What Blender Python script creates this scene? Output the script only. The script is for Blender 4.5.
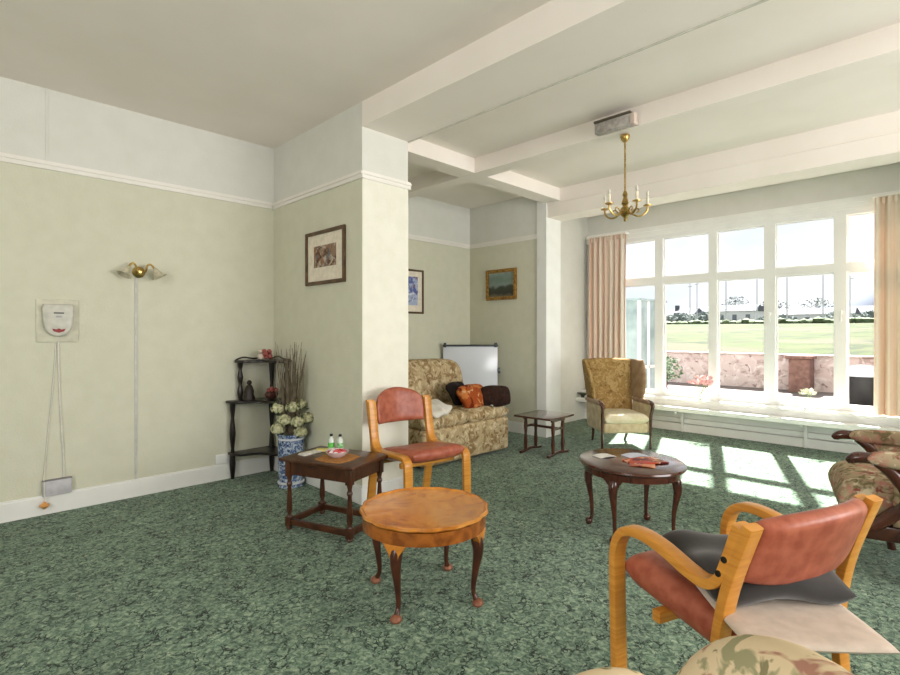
import bpy, bmesh, math, random
from mathutils import Vector, Matrix
random.seed(7)
R = math.radians
C = bpy.context.scene.collection
for o in list(bpy.data.objects): bpy.data.objects.remove(o)
sc = bpy.context.scene

# ---------------------------------------------------------------- camera, sky, sun, fill lamps, exposure
cam = bpy.data.cameras.new('camera'); co = bpy.data.objects.new('camera', cam); C.objects.link(co)
co.location = (0, 0, 1.3); co.rotation_euler = (R(90), 0, R(-45))
cam.sensor_width = 36; cam.lens = 520/900*36; cam.shift_y = -5/900; cam.clip_start = 0.05; cam.clip_end = 500
sc.camera = co
sc.view_settings.view_transform = 'Standard'; sc.view_settings.look = 'None'
sc.view_settings.gamma = 1; sc.view_settings.exposure = 0.62; sc.view_settings.use_curve_mapping = False

W = bpy.data.worlds.new('world'); sc.world = W; W.use_nodes = True
wn = W.node_tree; wn.nodes.clear()
wo = wn.nodes.new('ShaderNodeOutputWorld'); bg = wn.nodes.new('ShaderNodeBackground')
tc = wn.nodes.new('ShaderNodeTexCoord'); mp = wn.nodes.new('ShaderNodeMapping'); mp.inputs['Scale'].default_value = (1, 1, 3.2)
nz = wn.nodes.new('ShaderNodeTexNoise'); nz.inputs['Scale'].default_value = 3.0; nz.inputs['Detail'].default_value = 6
rp = wn.nodes.new('ShaderNodeValToRGB')
rp.color_ramp.elements[0].position = .38; rp.color_ramp.elements[0].color = (.72, .78, .88, 1)
rp.color_ramp.elements[1].position = .60; rp.color_ramp.elements[1].color = (.93, .94, .96, 1)
wn.links.new(tc.outputs['Generated'], mp.inputs[0]); wn.links.new(mp.outputs[0], nz.inputs[0])
wn.links.new(nz.outputs['Fac'], rp.inputs[0]); wn.links.new(rp.outputs[0], bg.inputs[0]); wn.links.new(bg.outputs[0], wo.inputs[0])
bg.inputs[1].default_value = .84

def sun(energy, v, col, ang):
    l = bpy.data.lights.new('sun', 'SUN'); l.energy = energy; l.angle = R(ang); l.color = col
    o = bpy.data.objects.new('sun', l); C.objects.link(o); o.location = (12, 6, 9)
    o.rotation_euler = Vector(v).to_track_quat('-Z', 'Y').to_euler()
sun(24.0, (-.945*.719, -.327*.719, -.695), (1, .97, .93), 1.2)
def area(name, loc, direction, sx, sy, power, col=(1, 1, 1)):
    l = bpy.data.lights.new(name, 'AREA'); l.shape = 'RECTANGLE'; l.size = sx; l.size_y = sy; l.energy = power; l.color = col
    o = bpy.data.objects.new(name, l); C.objects.link(o); o.location = loc
    o.rotation_euler = Vector(direction).to_track_quat('-Z', 'Z').to_euler()
    return o
# added fill lamps, unseen, outside the openings of the walls behind the camera
area('fill_side', (3.3, -3.45, 1.75), (0, 1, .42), 4.6, 2.0, 176, (1, .97, .955))
area('fill_rear', (-2.75, .4, 1.7), (1, .1, .1), 2.6, 1.8, 84, (1, .97, .95))

# ---------------------------------------------------------------- helpers
def lin(c):
    return tuple(((v/255)/12.92 if v/255 <= .04045 else ((v/255+.055)/1.055)**2.4) for v in c) + (1,)
_M = {}
def mat(name, c1, c2=None, scale=20, rough=.6, spec=.3, metal=0, detail=3, stretch=None, lo=.35, hi=.65, bump=0, bscale=None, kind='noise', distort=0, c3=None, coat=0, sheen=0, emis=0):
    if name in _M: return _M[name]
    m = bpy.data.materials.new(name); m.use_nodes = True; nt = m.node_tree; b = nt.nodes['Principled BSDF']
    b.inputs['Roughness'].default_value = rough; b.inputs['Specular IOR Level'].default_value = spec
    b.inputs['Metallic'].default_value = metal; b.inputs['Coat Weight'].default_value = coat; b.inputs['Coat Roughness'].default_value = .15
    b.inputs['Sheen Weight'].default_value = sheen
    b.inputs['Base Color'].default_value = lin(c1)
    if c2 is None: c2 = tuple(max(0, v*.93) for v in c1)
    t = nt.nodes.new('ShaderNodeTexCoord'); mpn = nt.nodes.new('ShaderNodeMapping')
    if stretch: mpn.inputs['Scale'].default_value = stretch
    nt.links.new(t.outputs['Object'], mpn.inputs[0])
    if kind == 'noise':
        n = nt.nodes.new('ShaderNodeTexNoise'); n.inputs['Scale'].default_value = scale; n.inputs['Detail'].default_value = detail
        n.inputs['Distortion'].default_value = distort; out = n.outputs['Fac']
    elif kind == 'voronoi':
        n = nt.nodes.new('ShaderNodeTexVoronoi'); n.inputs['Scale'].default_value = scale; out = n.outputs['Distance']
    elif kind == 'wave':
        n = nt.nodes.new('ShaderNodeTexWave'); n.inputs['Scale'].default_value = scale; n.inputs['Distortion'].default_value = distort
        n.inputs['Detail'].default_value = detail; out = n.outputs['Fac']
    nt.links.new(mpn.outputs[0], n.inputs['Vector'])
    r = nt.nodes.new('ShaderNodeValToRGB'); e = r.color_ramp.elements
    e[0].position = lo; e[0].color = lin(c1); e[1].position = hi; e[1].color = lin(c2)
    if c3: x = e.new((lo+hi)/2); x.color = lin(c3)
    nt.links.new(out, r.inputs[0]); nt.links.new(r.outputs[0], b.inputs['Base Color'])
    if bump:
        n2 = nt.nodes.new('ShaderNodeTexNoise'); n2.inputs['Scale'].default_value = bscale or scale*3; n2.inputs['Detail'].default_value = 4
        nt.links.new(t.outputs['Object'], n2.inputs['Vector'])
        bp = nt.nodes.new('ShaderNodeBump'); bp.inputs['Strength'].default_value = bump; bp.inputs['Distance'].default_value = .01
        nt.links.new(n2.outputs['Fac'], bp.inputs['Height']); nt.links.new(bp.outputs[0], b.inputs['Normal'])
    if emis:
        b.inputs['Emission Color'].default_value = lin(c1); b.inputs['Emission Strength'].default_value = emis
    _M[name] = m; return m

def floral(name, ground, spots, scale=14, rough=.9):
    """woven fabric: ground colour with layered blotches of several colours"""
    m = bpy.data.materials.new(name); m.use_nodes = True; nt = m.node_tree; b = nt.nodes['Principled BSDF']
    b.inputs['Roughness'].default_value = rough; b.inputs['Specular IOR Level'].default_value = .1
    t = nt.nodes.new('ShaderNodeTexCoord'); prev = None
    base = nt.nodes.new('ShaderNodeRGB'); base.outputs[0].default_value = lin(ground); prev = base.outputs[0]
    for i, (c, sca, lo, hi, dist) in enumerate(spots):
        mpn = nt.nodes.new('ShaderNodeMapping'); mpn.inputs['Location'].default_value = (3.1*i, 1.7*i, 5.3*i)
        n = nt.nodes.new('ShaderNodeTexNoise'); n.inputs['Scale'].default_value = sca; n.inputs['Detail'].default_value = 3; n.inputs['Distortion'].default_value = dist
        r = nt.nodes.new('ShaderNodeMapRange'); r.inputs['From Min'].default_value = lo; r.inputs['From Max'].default_value = hi
        mx = nt.nodes.new('ShaderNodeMixRGB'); mx.inputs[2].default_value = lin(c)
        nt.links.new(t.outputs['Object'], mpn.inputs[0]); nt.links.new(mpn.outputs[0], n.inputs['Vector']); nt.links.new(n.outputs['Fac'], r.inputs[0])
        nt.links.new(r.outputs[0], mx.inputs[0]); nt.links.new(prev, mx.inputs[1]); prev = mx.outputs[0]
    nt.links.new(prev, b.inputs['Base Color']); return m

def obj(name, bm, m, parent=None, smooth=True, label=None, loc=None):
    me = bpy.data.meshes.new(name); bmesh.ops.recalc_face_normals(bm, faces=bm.faces[:]); bm.to_mesh(me); bm.free()
    if smooth:
        me.shade_smooth() if hasattr(me, 'shade_smooth') else None
        try: me.set_sharp_from_angle(angle=R(38))
        except Exception: pass
    me.materials.append(m); o = bpy.data.objects.new(name, me); C.objects.link(o)
    if parent: o.parent = parent
    if label: o['label'] = label
    if loc: o.location = loc
    return o
def tag(o, label, cat, group=None, kind=None):
    o['label'] = label; o['category'] = cat
    if group: o['group'] = group
    if kind: o['kind'] = kind
    return o
def thing(name, label, cat, loc=(0, 0, 0), rz=0, group=None):
    o = bpy.data.objects.new(name, None); C.objects.link(o); o.location = loc; o.rotation_euler = (0, 0, R(rz)); o.empty_display_size = .1
    return tag(o, label, cat, group)
def struct(name, bm, m, smooth=False, parent=None, label=None):
    o = obj(name, bm, m, parent, smooth=smooth)
    if not parent: o['kind'] = 'structure'
    if label: o['label'] = label
    return o
def dup(root, loc, rz, label, group=None):
    r = root.copy(); C.objects.link(r); r.location = loc; r.rotation_euler = (0, 0, R(rz)); r['label'] = label
    if group: r['group'] = group
    for ch in list(root.children):
        c = ch.copy(); C.objects.link(c); c.parent = r
        for g in ch.children:
            d = g.copy(); C.objects.link(d); d.parent = c
    return r
NB = bmesh.new
def box(bm, x0, x1, y0, y1, z0, z1, bev=0, seg=2, M=None):
    r = bmesh.ops.create_cube(bm, size=1); vs = r['verts']
    for v in vs: v.co = Vector((x0+(v.co.x+.5)*(x1-x0), y0+(v.co.y+.5)*(y1-y0), z0+(v.co.z+.5)*(z1-z0)))
    if bev:
        es = list({e for v in vs for e in v.link_edges})
        g = bmesh.ops.bevel(bm, geom=es, offset=bev, segments=seg, profile=.5, affect='EDGES'); vs = list({v for f in g['faces'] for v in f.verts} | {v for v in vs if v.is_valid})
    if M: bmesh.ops.transform(bm, matrix=M, verts=vs)
    return bm
def prism(bm, pts, z0, z1, bev=0):
    vb = [bm.verts.new((x, y, z0)) for x, y in pts]; vt = [bm.verts.new((x, y, z1)) for x, y in pts]; n = len(pts)
    f = [bm.faces.new(vb[::-1]), bm.faces.new(vt)]
    for i in range(n): bm.faces.new((vb[i], vb[(i+1) % n], vt[(i+1) % n], vt[i]))
    if bev:
        es = [e for ff in f for e in ff.edges]; bmesh.ops.bevel(bm, geom=es, offset=bev, segments=3, profile=.5, affect='EDGES')
    return bm
def lathe(bm, prof, seg=24, c=(0, 0), wob=None, sx=1, sy=1):
    rings = []
    for r, z in prof:
        ring = []
        for k in range(seg):
            a = 2*math.pi*k/seg; rr = r*(wob(a) if wob else 1)
            ring.append(bm.verts.new((c[0]+rr*math.cos(a)*sx, c[1]+rr*math.sin(a)*sy, z)))
        rings.append(ring)
    for a, b in zip(rings, rings[1:]):
        for k in range(seg): bm.faces.new((a[k], a[(k+1) % seg], b[(k+1) % seg], b[k]))
    if prof[0][0] > 1e-4: bm.faces.new(rings[0][::-1])
    if prof[-1][0] > 1e-4: bm.faces.new(rings[-1])
    bmesh.ops.remove_doubles(bm, verts=[v for r in rings for v in r], dist=1e-5)
    return bm
def smoothpath(pts, n=6):
    P_ = [Vector(p) for p in pts]; out = []
    for i in range(len(P_)-1):
        p0 = P_[max(i-1, 0)]; p1 = P_[i]; p2 = P_[i+1]; p3 = P_[min(i+2, len(P_)-1)]
        for k in range(n):
            t = k/n
            out.append(.5*((2*p1)+(p2-p0)*t+(2*p0-5*p1+4*p2-p3)*t*t+(3*p1-p0-3*p2+p3)*t**3))
    out.append(P_[-1]); return out
def tube(bm, pts, rad, seg=10, smooth=0, flat=None, side=None):
    """sweep; rad number or list; flat=(w,t) sweeps a rounded-rectangle section, side = constant width axis"""
    n0 = len(pts)
    if smooth:
        P_ = smoothpath(pts, smooth)
        if not isinstance(rad, (int, float)):
            rr = smoothpath([(r, 0, 0) for r in rad], smooth); rad = [max(v.x, .0008) for v in rr]
    else: P_ = [Vector(p) for p in pts]
    n = len(P_); rings = []; up = Vector(side) if side else None
    for i, p in enumerate(P_):
        d = (P_[min(i+1, n-1)]-P_[max(i-1, 0)]).normalized()
        if up is None: up = Vector((0, 0, 1)) if abs(d.z) < .9 else Vector((1, 0, 0))
        a = (up - d*up.dot(d)).normalized()
        if not side: up = a
        b = d.cross(a).normalized(); ring = []
        if flat:
            w, t = flat; w /= 2; t /= 2; q = min(w, t)*.45
            sec = []
            for cx, cy, a0 in ((w-q, t-q, 0), (-w+q, t-q, 90), (-w+q, -t+q, 180), (w-q, -t+q, 270)):
                for k in range(3): an = R(a0+45*k); sec.append((cx+q*math.cos(an), cy+q*math.sin(an)))
            for u, v in sec: ring.append(bm.verts.new(p+a*u+b*v))
        else:
            r = rad if isinstance(rad, (int, float)) else rad[i]
            for k in range(seg): an = 2*math.pi*k/seg; ring.append(bm.verts.new(p+a*r*math.cos(an)+b*r*math.sin(an)))
        rings.append(ring)
    m = len(rings[0])
    for x, y in zip(rings, rings[1:]):
        for k in range(m): bm.faces.new((x[k], x[(k+1) % m], y[(k+1) % m], y[k]))
    bm.faces.new(rings[0][::-1]); bm.faces.new(rings[-1]); return bm
def pad(bm, fn, T, nu=18, nv=18, p=6):
    """pillow: fn(u,v)->(pos, normal); u,v in -1..1; thickness falls to nothing at the rim"""
    def cell(s):
        g = []
        for i in range(nu+1):
            row = []
            for j in range(nv+1):
                u = math.sin(math.pi/2*(2*i/nu-1)); v = math.sin(math.pi/2*(2*j/nv-1))
                w = (max(0, 1-abs(u)**p)*max(0, 1-abs(v)**p))**.5
                po, no = fn(u, v); row.append(bm.verts.new(Vector(po)+Vector(no)*s*T/2*w))
            g.append(row)
        return g
    vs = []
    for s in (1, -1):
        g = cell(s); vs += [v for r in g for v in r]
        for i in range(nu):
            for j in range(nv):
                q = (g[i][j], g[i+1][j], g[i+1][j+1], g[i][j+1]); bm.faces.new(q if s > 0 else q[::-1])
    bmesh.ops.remove_doubles(bm, verts=vs, dist=1e-5); return bm
def cushion(bm, cx, cy, cz, a, b, T, M=None, p=6, round_=0, puff=0, seed=0):
    """soft cushion in the xy plane, half sizes a,b"""
    def fn(u, v):
        k = 1-round_*(u*u*v*v); kk = 1-puff*(1-u*u*v*v)*.0
        pos = Vector((a*u*k, b*v*k, .012*math.sin(5*u+seed)*math.cos(4*v+seed)*(1 if seed else 0)))
        pos = (M @ pos if M else pos) + Vector((cx, cy, cz)); nn = Vector((0, 0, 1))
        if M: nn = (M.to_3x3() @ nn)
        return pos, nn
    return pad(bm, fn, T, p=p)
def ico(bm, c, r, sub=2, sq=(1, 1, 1), noise=0):
    g = bmesh.ops.create_icosphere(bm, subdivisions=sub, radius=1)
    for v in g['verts']:
        k = 1+(random.uniform(-noise, noise) if noise else 0)
        v.co = Vector((c[0]+v.co.x*r*sq[0]*k, c[1]+v.co.y*r*sq[1]*k, c[2]+v.co.z*r*sq[2]*k))
    return bm
def RX(a): return Matrix.Rotation(R(a), 4, 'X')
def RY(a): return Matrix.Rotation(R(a), 4, 'Y')
def RZ(a): return Matrix.Rotation(R(a), 4, 'Z')

# ---------------------------------------------------------------- materials
white_paint = mat('white_paint', (238, 234, 228), (232, 228, 220), scale=3, rough=.5, bump=.05, bscale=60)
gloss_white = mat('gloss_white_paint', (238, 238, 234), (232, 232, 228), scale=4, rough=.3)
ceil_m = mat('ceiling_paint', (244, 236, 228), (240, 232, 223), scale=2, rough=.85)
wallp = mat('cream_wallpaper', (212, 211, 192), (208, 207, 187), scale=9, detail=6, rough=.8, bump=.25, bscale=90)
frieze = mat('frieze_paper', (221, 220, 213), (217, 216, 208), scale=6, rough=.8, bump=.2, bscale=90)
upvc = mat('white_plastic', (240, 240, 238), (236, 236, 234), scale=5, rough=.25, spec=.5)
birch = mat('honey_beech', (206, 144, 60), (188, 124, 46), scale=3, stretch=(1, 1, 14), rough=.35, coat=.25, distort=1.5)
vinyl = mat('rust_vinyl', (170, 96, 72), (142, 70, 50), scale=22, rough=.42, detail=5, coat=.1)
mahog = mat('mahogany', (82, 40, 26), (56, 25, 17), scale=5, stretch=(1, 6, 1), rough=.2, coat=.8, distort=2)
darkoak = mat('dark_oak', (84, 48, 28), (58, 31, 18), scale=6, stretch=(1, 7, 1), rough=.35, coat=.3, distort=2)
ebony = mat('ebonised_wood', (30, 22, 18), (18, 13, 11), scale=9, rough=.35, coat=.3)
brass = mat('aged_brass', (206, 176, 112), (160, 128, 70), scale=30, rough=.28, metal=1)
burr = mat('burr_walnut', (212, 142, 56), (158, 92, 32), scale=6, rough=.22, coat=.6, detail=8, distort=2.2, lo=.3, hi=.72, c3=(198, 124, 42))
burr_side = mat('walnut_edge', (168, 98, 36), (126, 68, 24), scale=8, rough=.25, coat=.5, distort=2)
blackp = mat('black_plastic', (28, 28, 30), rough=.4)

# carpet
def carpet():
    m = bpy.data.materials.new('green_patterned_carpet'); m.use_nodes = True; nt = m.node_tree; b = nt.nodes['Principled BSDF']
    b.inputs['Roughness'].default_value = 1; b.inputs['Specular IOR Level'].default_value = .05; b.inputs['Sheen Weight'].default_value = .15
    N = nt.nodes.new; L = nt.links.new; t = N('ShaderNodeTexCoord')
    def noise(s, d=4, dist=0, rough=.55):
        n = N('ShaderNodeTexNoise'); n.inputs['Scale'].default_value = s; n.inputs['Detail'].default_value = d; n.inputs['Distortion'].default_value = dist
        n.inputs['Roughness'].default_value = rough; L(t.outputs['Object'], n.inputs['Vector']); return n
    a = noise(40, 5, .8, .75); r = N('ShaderNodeValToRGB'); e = r.color_ramp.elements
    e[0].position = .36; e[0].color = lin((52, 74, 58)); e[1].position = .66; e[1].color = lin((166, 182, 154)); x = e.new(.5); x.color = lin((104, 130, 110))
    L(a.outputs['Fac'], r.inputs[0])
    # meandering dark lines
    w = noise(16, 3, 0); mixv = N('ShaderNodeMixRGB'); mixv.inputs[0].default_value = .09
    L(t.outputs['Object'], mixv.inputs[1]); L(w.outputs['Color'], mixv.inputs[2])
    v = N('ShaderNodeTexVoronoi'); v.feature = 'DISTANCE_TO_EDGE'; v.inputs['Scale'].default_value = 24; L(mixv.outputs[0], v.inputs['Vector'])
    mr = N('ShaderNodeMapRange'); mr.inputs['From Min'].default_value = .03; mr.inputs['From Max'].default_value = .075; mr.inputs['To Min'].default_value = 1; mr.inputs['To Max'].default_value = 0
    L(v.outputs['Distance'], mr.inputs[0])
    k = noise(11, 3); mk = N('ShaderNodeMapRange'); mk.inputs['From Min'].default_value = .45; mk.inputs['From Max'].default_value = .54; L(k.outputs['Fac'], mk.inputs[0])
    mu = N('ShaderNodeMath'); mu.operation = 'MULTIPLY'; L(mr.outputs[0], mu.inputs[0]); L(mk.outputs[0], mu.inputs[1])
    mx = N('ShaderNodeMixRGB'); mx.inputs[2].default_value = lin((24, 40, 32)); L(mu.outputs[0], mx.inputs[0]); L(r.outputs[0], mx.inputs[1])
    # broad tufted patches
    g = noise(3.2, 4); mg = N('ShaderNodeMapRange'); mg.inputs['From Min'].default_value = .35; mg.inputs['From Max'].default_value = .65; mg.inputs['To Min'].default_value = .84; mg.inputs['To Max'].default_value = 1.12
    L(g.outputs['Fac'], mg.inputs[0]); sc_ = N('ShaderNodeVectorMath'); sc_.operation = 'SCALE'; L(mx.outputs[0], sc_.inputs[0]); L(mg.outputs[0], sc_.inputs['Scale'])
    L(sc_.outputs[0], b.inputs['Base Color'])
    bn = noise(180, 3); bp = N('ShaderNodeBump'); bp.inputs['Strength'].default_value = .5; bp.inputs['Distance'].default_value = .01; L(bn.outputs['Fac'], bp.inputs['Height']); L(bp.outputs[0], b.inputs['Normal'])
    return m
carpet_m = carpet()

# ---------------------------------------------------------------- room shell
ZC = 3.05; RAIL = 2.50; YL = 4.686; XP0, XP1, YP = 2.315, 2.77, 3.257; XE = 5.4; YA = 5.0; XW = 7.08; YR = -3.2; XB = -2.5; YJ = 3.70
b = NB(); box(b, XB-.2, XW+.12, YR-.2, YA+.2, -.12, 0); struct('floor', b, carpet_m)
b = NB(); box(b, XB-.2, XW+.12, YR-.2, YA+.2, ZC, ZC+.15); struct('ceiling', b, ceil_m)

def wallpair(name, x0, x1, y0, y1, z1=ZC):
    """lower papered wall + white frieze above the picture rail (frieze is a part)"""
    b = NB(); box(b, x0, x1, y0, y1, 0, RAIL); w = struct(name, b, wallp)
    b = NB(); box(b, x0, x1, y0, y1, RAIL, z1); obj('frieze', b, frieze, w, smooth=False)
    return w
wallpair('wall_left', XB-.2, XP0, YL, YL+.2)
wallpair('wall_pier', XP0, XP1, YP, YA+.2)
wallpair('wall_alcove', XP1, XE+.2, YA, YA+.2)
# end wall left of the bay, jamb included
wallpair('wall_end_left', XE, XE+.3, 3.84, YA)
b = NB(); box(b, XE-.02, XE+.3, YJ, 3.84, 0, ZC); struct('trim_1', b, gloss_white, label='white painted pilaster at the bay jamb')
b = NB(); box(b, XP0, XP1, YP-.004, YP, .138, RAIL-.03); struct('trim_15', b, mat('pale_cream_panel', (234, 232, 218), (229, 227, 212), scale=9, rough=.7, bump=.2, bscale=90))  # thin panel over the pier end face, paler than the wallpaper
# splayed bay return wall
b = NB(); prism(b, [(XE+.3, YJ), (6.2, 4.12), (XW, 4.12), (XW, 4.32), (6.1, 4.32), (XE+.3, 4.0)], 0, ZC); struct('wall_bay_left', b, frieze)
# bulkhead over the bay opening
b = NB(); box(b, XE, XE+.32, -.9, YJ, 2.724, ZC); box(b, XE-.012, XE, -.9, YJ, 2.88, 2.895); struct('trim_2', b, ceil_m)
# window wall: lintel, apron, and the pieces at the sides
b = NB(); box(b, XW, XW+.12, -.7, 4.32, 2.66, ZC); box(b, XW, XW+.12, -.7, 4.32, 0, .43)
box(b, XW, XW+.12, 3.6, 4.32, .43, 2.66); box(b, XW, XW+.12, -.7, .0, .43, 2.66); struct('wall_window', b, frieze)
b = NB(); box(b, XE+.3, XW+.12, -.9, -.7, 0, ZC); struct('wall_bay_right', b, frieze)
b = NB(); box(b, XE, XE+.3, YR, -.9, 0, ZC); struct('wall_end_right', b, wallp)
# unseen walls behind the camera, each with an opening added for its fill lamp
b = NB(); box(b, XB-.2, .95, YR-.2, YR, 0, ZC); box(b, 5.65, XW, YR-.2, YR, 0, ZC); box(b, .95, 5.65, YR-.2, YR, 0, .75); box(b, .95, 5.65, YR-.2, YR, 2.75, ZC); struct('wall_right', b, wallp)
b = NB(); box(b, XB-.2, XB, YR, -.9, 0, ZC); box(b, XB-.2, XB, 1.7, YL, 0, ZC); box(b, XB-.2, XB, -.9, 1.7, 0, .8); box(b, XB-.2, XB, -.9, 1.7, 2.6, ZC); struct('wall_rear', b, wallp)

# ceiling beams
b = NB(); box(b, XP0, XP1, YR, YP, 2.862, ZC); struct('trim_3', b, ceil_m)
b = NB(); box(b, XP1-.004, XP1+.008, YR, YP, 2.855, 2.87); struct('trim_16', b, mat('grey_paint_seam', (212, 208, 196), rough=.8))
b = NB(); box(b, 3.87, 4.05, YR, YA, 2.90, ZC); struct('trim_4', b, ceil_m)
b = NB(); box(b, XP1, 3.87, 3.52, 3.74, 2.905, ZC); box(b, 4.05, XE, 3.52, 3.74, 2.905, ZC); struct('trim_5', b, ceil_m)

# picture rails and baseboards
rail_m = white_paint
def runx(b, x0, x1, y, sgn, z0, prof):   # along x, projecting in sgn*y
    for d, za, zb in prof: box(b, x0, x1, min(y, y+sgn*d), max(y, y+sgn*d), z0+za, z0+zb)
def runy(b, y0, y1, x, sgn, z0, prof):
    for d, za, zb in prof: box(b, min(x, x+sgn*d), max(x, x+sgn*d), y0, y1, z0+za, z0+zb)
RP = [(.014, -.03, .0), (.024, 0, .016), (.012, .016, .03)]
b = NB(); runx(b, XB, XP0-.024, YL, -1, RAIL, RP); struct('trim_6', b, rail_m)
b = NB(); runy(b, YP-.024, YL, XP0, -1, RAIL, RP); runx(b, XP0, XP1+.02, YP, -1, RAIL, RP); struct('trim_7', b, rail_m)
b = NB(); runx(b, XP1, XE-.024, YA, -1, RAIL+.01, RP); runy(b, 3.84, YA, XE, -1, RAIL+.01, RP); struct('trim_8', b, rail_m)
BP = [(.018, 0, .125), (.011, .125, .138)]
b = NB(); runx(b, XB, XP0-.018, YL, -1, 0, BP); struct('baseboard_left', b, gloss_white)
b = NB(); runy(b, YP-.018, YL, XP0, -1, 0, BP); runx(b, XP0, XP1, YP, -1, 0, BP); struct('baseboard_pier', b, gloss_white)
b = NB(); runx(b, XP1, XE-.018, YA, -1, 0, BP); runy(b, 3.84, YA, XE, -1, 0, BP); struct('baseboard_alcove', b, gloss_white)
b = NB(); box(b, .585, .60, YL-.005, YL, RAIL+.03, ZC); struct('trim_9', b, frieze)

# ---------------------------------------------------------------- bay window
XG = 7.12
def glass_mat():
    m = bpy.data.materials.new('window_glass'); m.use_nodes = True; nt = m.node_tree; nt.nodes.clear()
    o = nt.nodes.new('ShaderNodeOutputMaterial'); mx = nt.nodes.new('ShaderNodeMixShader'); t = nt.nodes.new('ShaderNodeBsdfTransparent'); g = nt.nodes.new('ShaderNodeBsdfGlossy')
    g.inputs['Roughness'].default_value = .02; f = nt.nodes.new('ShaderNodeFresnel'); f.inputs[0].default_value = 1.2
    nt.links.new(f.outputs[0], mx.inputs[0]); nt.links.new(t.outputs[0], mx.inputs[1]); nt.links.new(g.outputs[0], mx.inputs[2]); nt.links.new(mx.outputs[0], o.inputs[0]); return m
glass = glass_mat()
panes = [(3.54, 3.071), (2.96, 2.373), (2.271, 1.743), (1.628, 1.059), (.952, .42), (.33, .06)]
b = NB()
zt0, zt1, zb0, ztop = 1.965, 2.063, .498, 2.585
box(b, XW-.02, XG+.03, .0, 3.6, .43, zb0); box(b, XW-.02, XG+.03, .0, 3.6, ztop, 2.66)
box(b, XW-.015, XG+.03, .0, 3.6, zt0, zt1)
edges = [3.6]+[v for p_ in panes for v in p_]+[0.0]
for i in range(0, len(edges), 2): box(b, XW-.02, XG+.03, edges[i+1], edges[i], zb0, ztop)
win = struct('window_1', b, upvc)
b = NB()
for y1, y0 in panes:      # inner sash beads of each light
    for za, zb in ((zb0, zt0), (zt1, ztop)):
        t = .014
        for q in ((y0, y0+t, za, zb), (y1-t, y1, za, zb), (y0+t, y1-t, za, za+t), (y0+t, y1-t, zb-t, zb)):
            box(b, XG-.012, XG+.012, q[0], q[1], q[2], q[3])
obj('sash_beads', b, upvc, win, smooth=False)
b = NB()
for y1, y0 in panes:
    box(b, XG-.002, XG+.002, y0+.01, y1-.01, zb0+.01, zt0-.01); box(b, XG-.002, XG+.002, y0+.01, y1-.01, zt1+.01, ztop-.01)
obj('glass', b, glass, win, smooth=False)
for yh in (1.68, 1.0):
    b = NB(); box(b, XW-.045, XW-.02, yh-.012, yh+.012, 1.5, 1.54, .004); box(b, XW-.06, XW-.045, yh-.01, yh+.01, 1.42, 1.54, .004); obj('window_handle', b, upvc, win)
# trim above and sill
b = NB(); box(b, XW-.05, XW, .0, 4.12, 2.70, 2.76); box(b, XW-.03, XW, .0, 4.12, 2.64, 2.70); struct('trim_10', b, gloss_white)
b = NB(); box(b, 6.88, XW, -.7, 4.12, .405, .44, .008); box(b, 6.90, XW, -.7, 4.12, .345, .405); struct('trim_11', b, gloss_white, label='white upper window sill')
b = NB(); box(b, 6.74, 6.90, -.7, 4.12, .285, .345, .008); struct('trim_12', b, gloss_white, label='white window board')
b = NB(); box(b, XW-.09, XW, -.7, 4.12, 0, .1); box(b, XW-.07, XW, -.7, 4.12, .115, .17); box(b, XW-.05, XW, -.7, 4.12, .185, .24); box(b, XW-.03, XW, -.7, 4.12, 0, .285); struct('baseboard_window', b, gloss_white)
for yb in (2.67, 1.31, 3.6, .1):
    b = NB(); box(b, 6.97, 6.995-.0, yb-.016, yb+.016, 0, .285, .003); box(b, 6.76, 6.995, yb-.012, yb+.012, .262, .285, .003); struct('trim_13', b, gloss_white)

# curtains
def curtain_mat(name, bands):
    m = bpy.data.materials.new(name); m.use_nodes = True; nt = m.node_tree; bs = nt.nodes['Principled BSDF']; bs.inputs['Roughness'].default_value = .9
    t = nt.nodes.new('ShaderNodeTexCoord'); n = nt.nodes.new('ShaderNodeTexNoise'); mpn = nt.nodes.new('ShaderNodeMapping'); mpn.inputs['Scale'].default_value = (0, 14, .0)
    r = nt.nodes.new('ShaderNodeValToRGB'); e = r.color_ramp.elements
    e[0].position = .38; e[0].color = lin(bands[0]); e[1].position = .62; e[1].color = lin(bands[1]); x = e.new(.5); x.color = lin(bands[2])
    n.inputs['Scale'].default_value = 1.3; n.inputs['Detail'].default_value = 2
    nt.links.new(t.outputs['Object'], mpn.inputs[0]); nt.links.new(mpn.outputs[0], n.inputs['Vector']); nt.links.new(n.outputs['Fac'], r.inputs[0]); nt.links.new(r.outputs[0], bs.inputs['Base Color'])
    tr = nt.nodes.new('ShaderNodeBsdfTranslucent'); nt.links.new(r.outputs[0], tr.inputs[0]); mx = nt.nodes.new('ShaderNodeMixShader'); mx.inputs[0].default_value = .1
    out = nt.nodes['Material Output']; nt.links.new(bs.outputs[0], mx.inputs[1]); nt.links.new(tr.outputs[0], mx.inputs[2]); nt.links.new(mx.outputs[0], out.inputs[0]); return m
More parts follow.
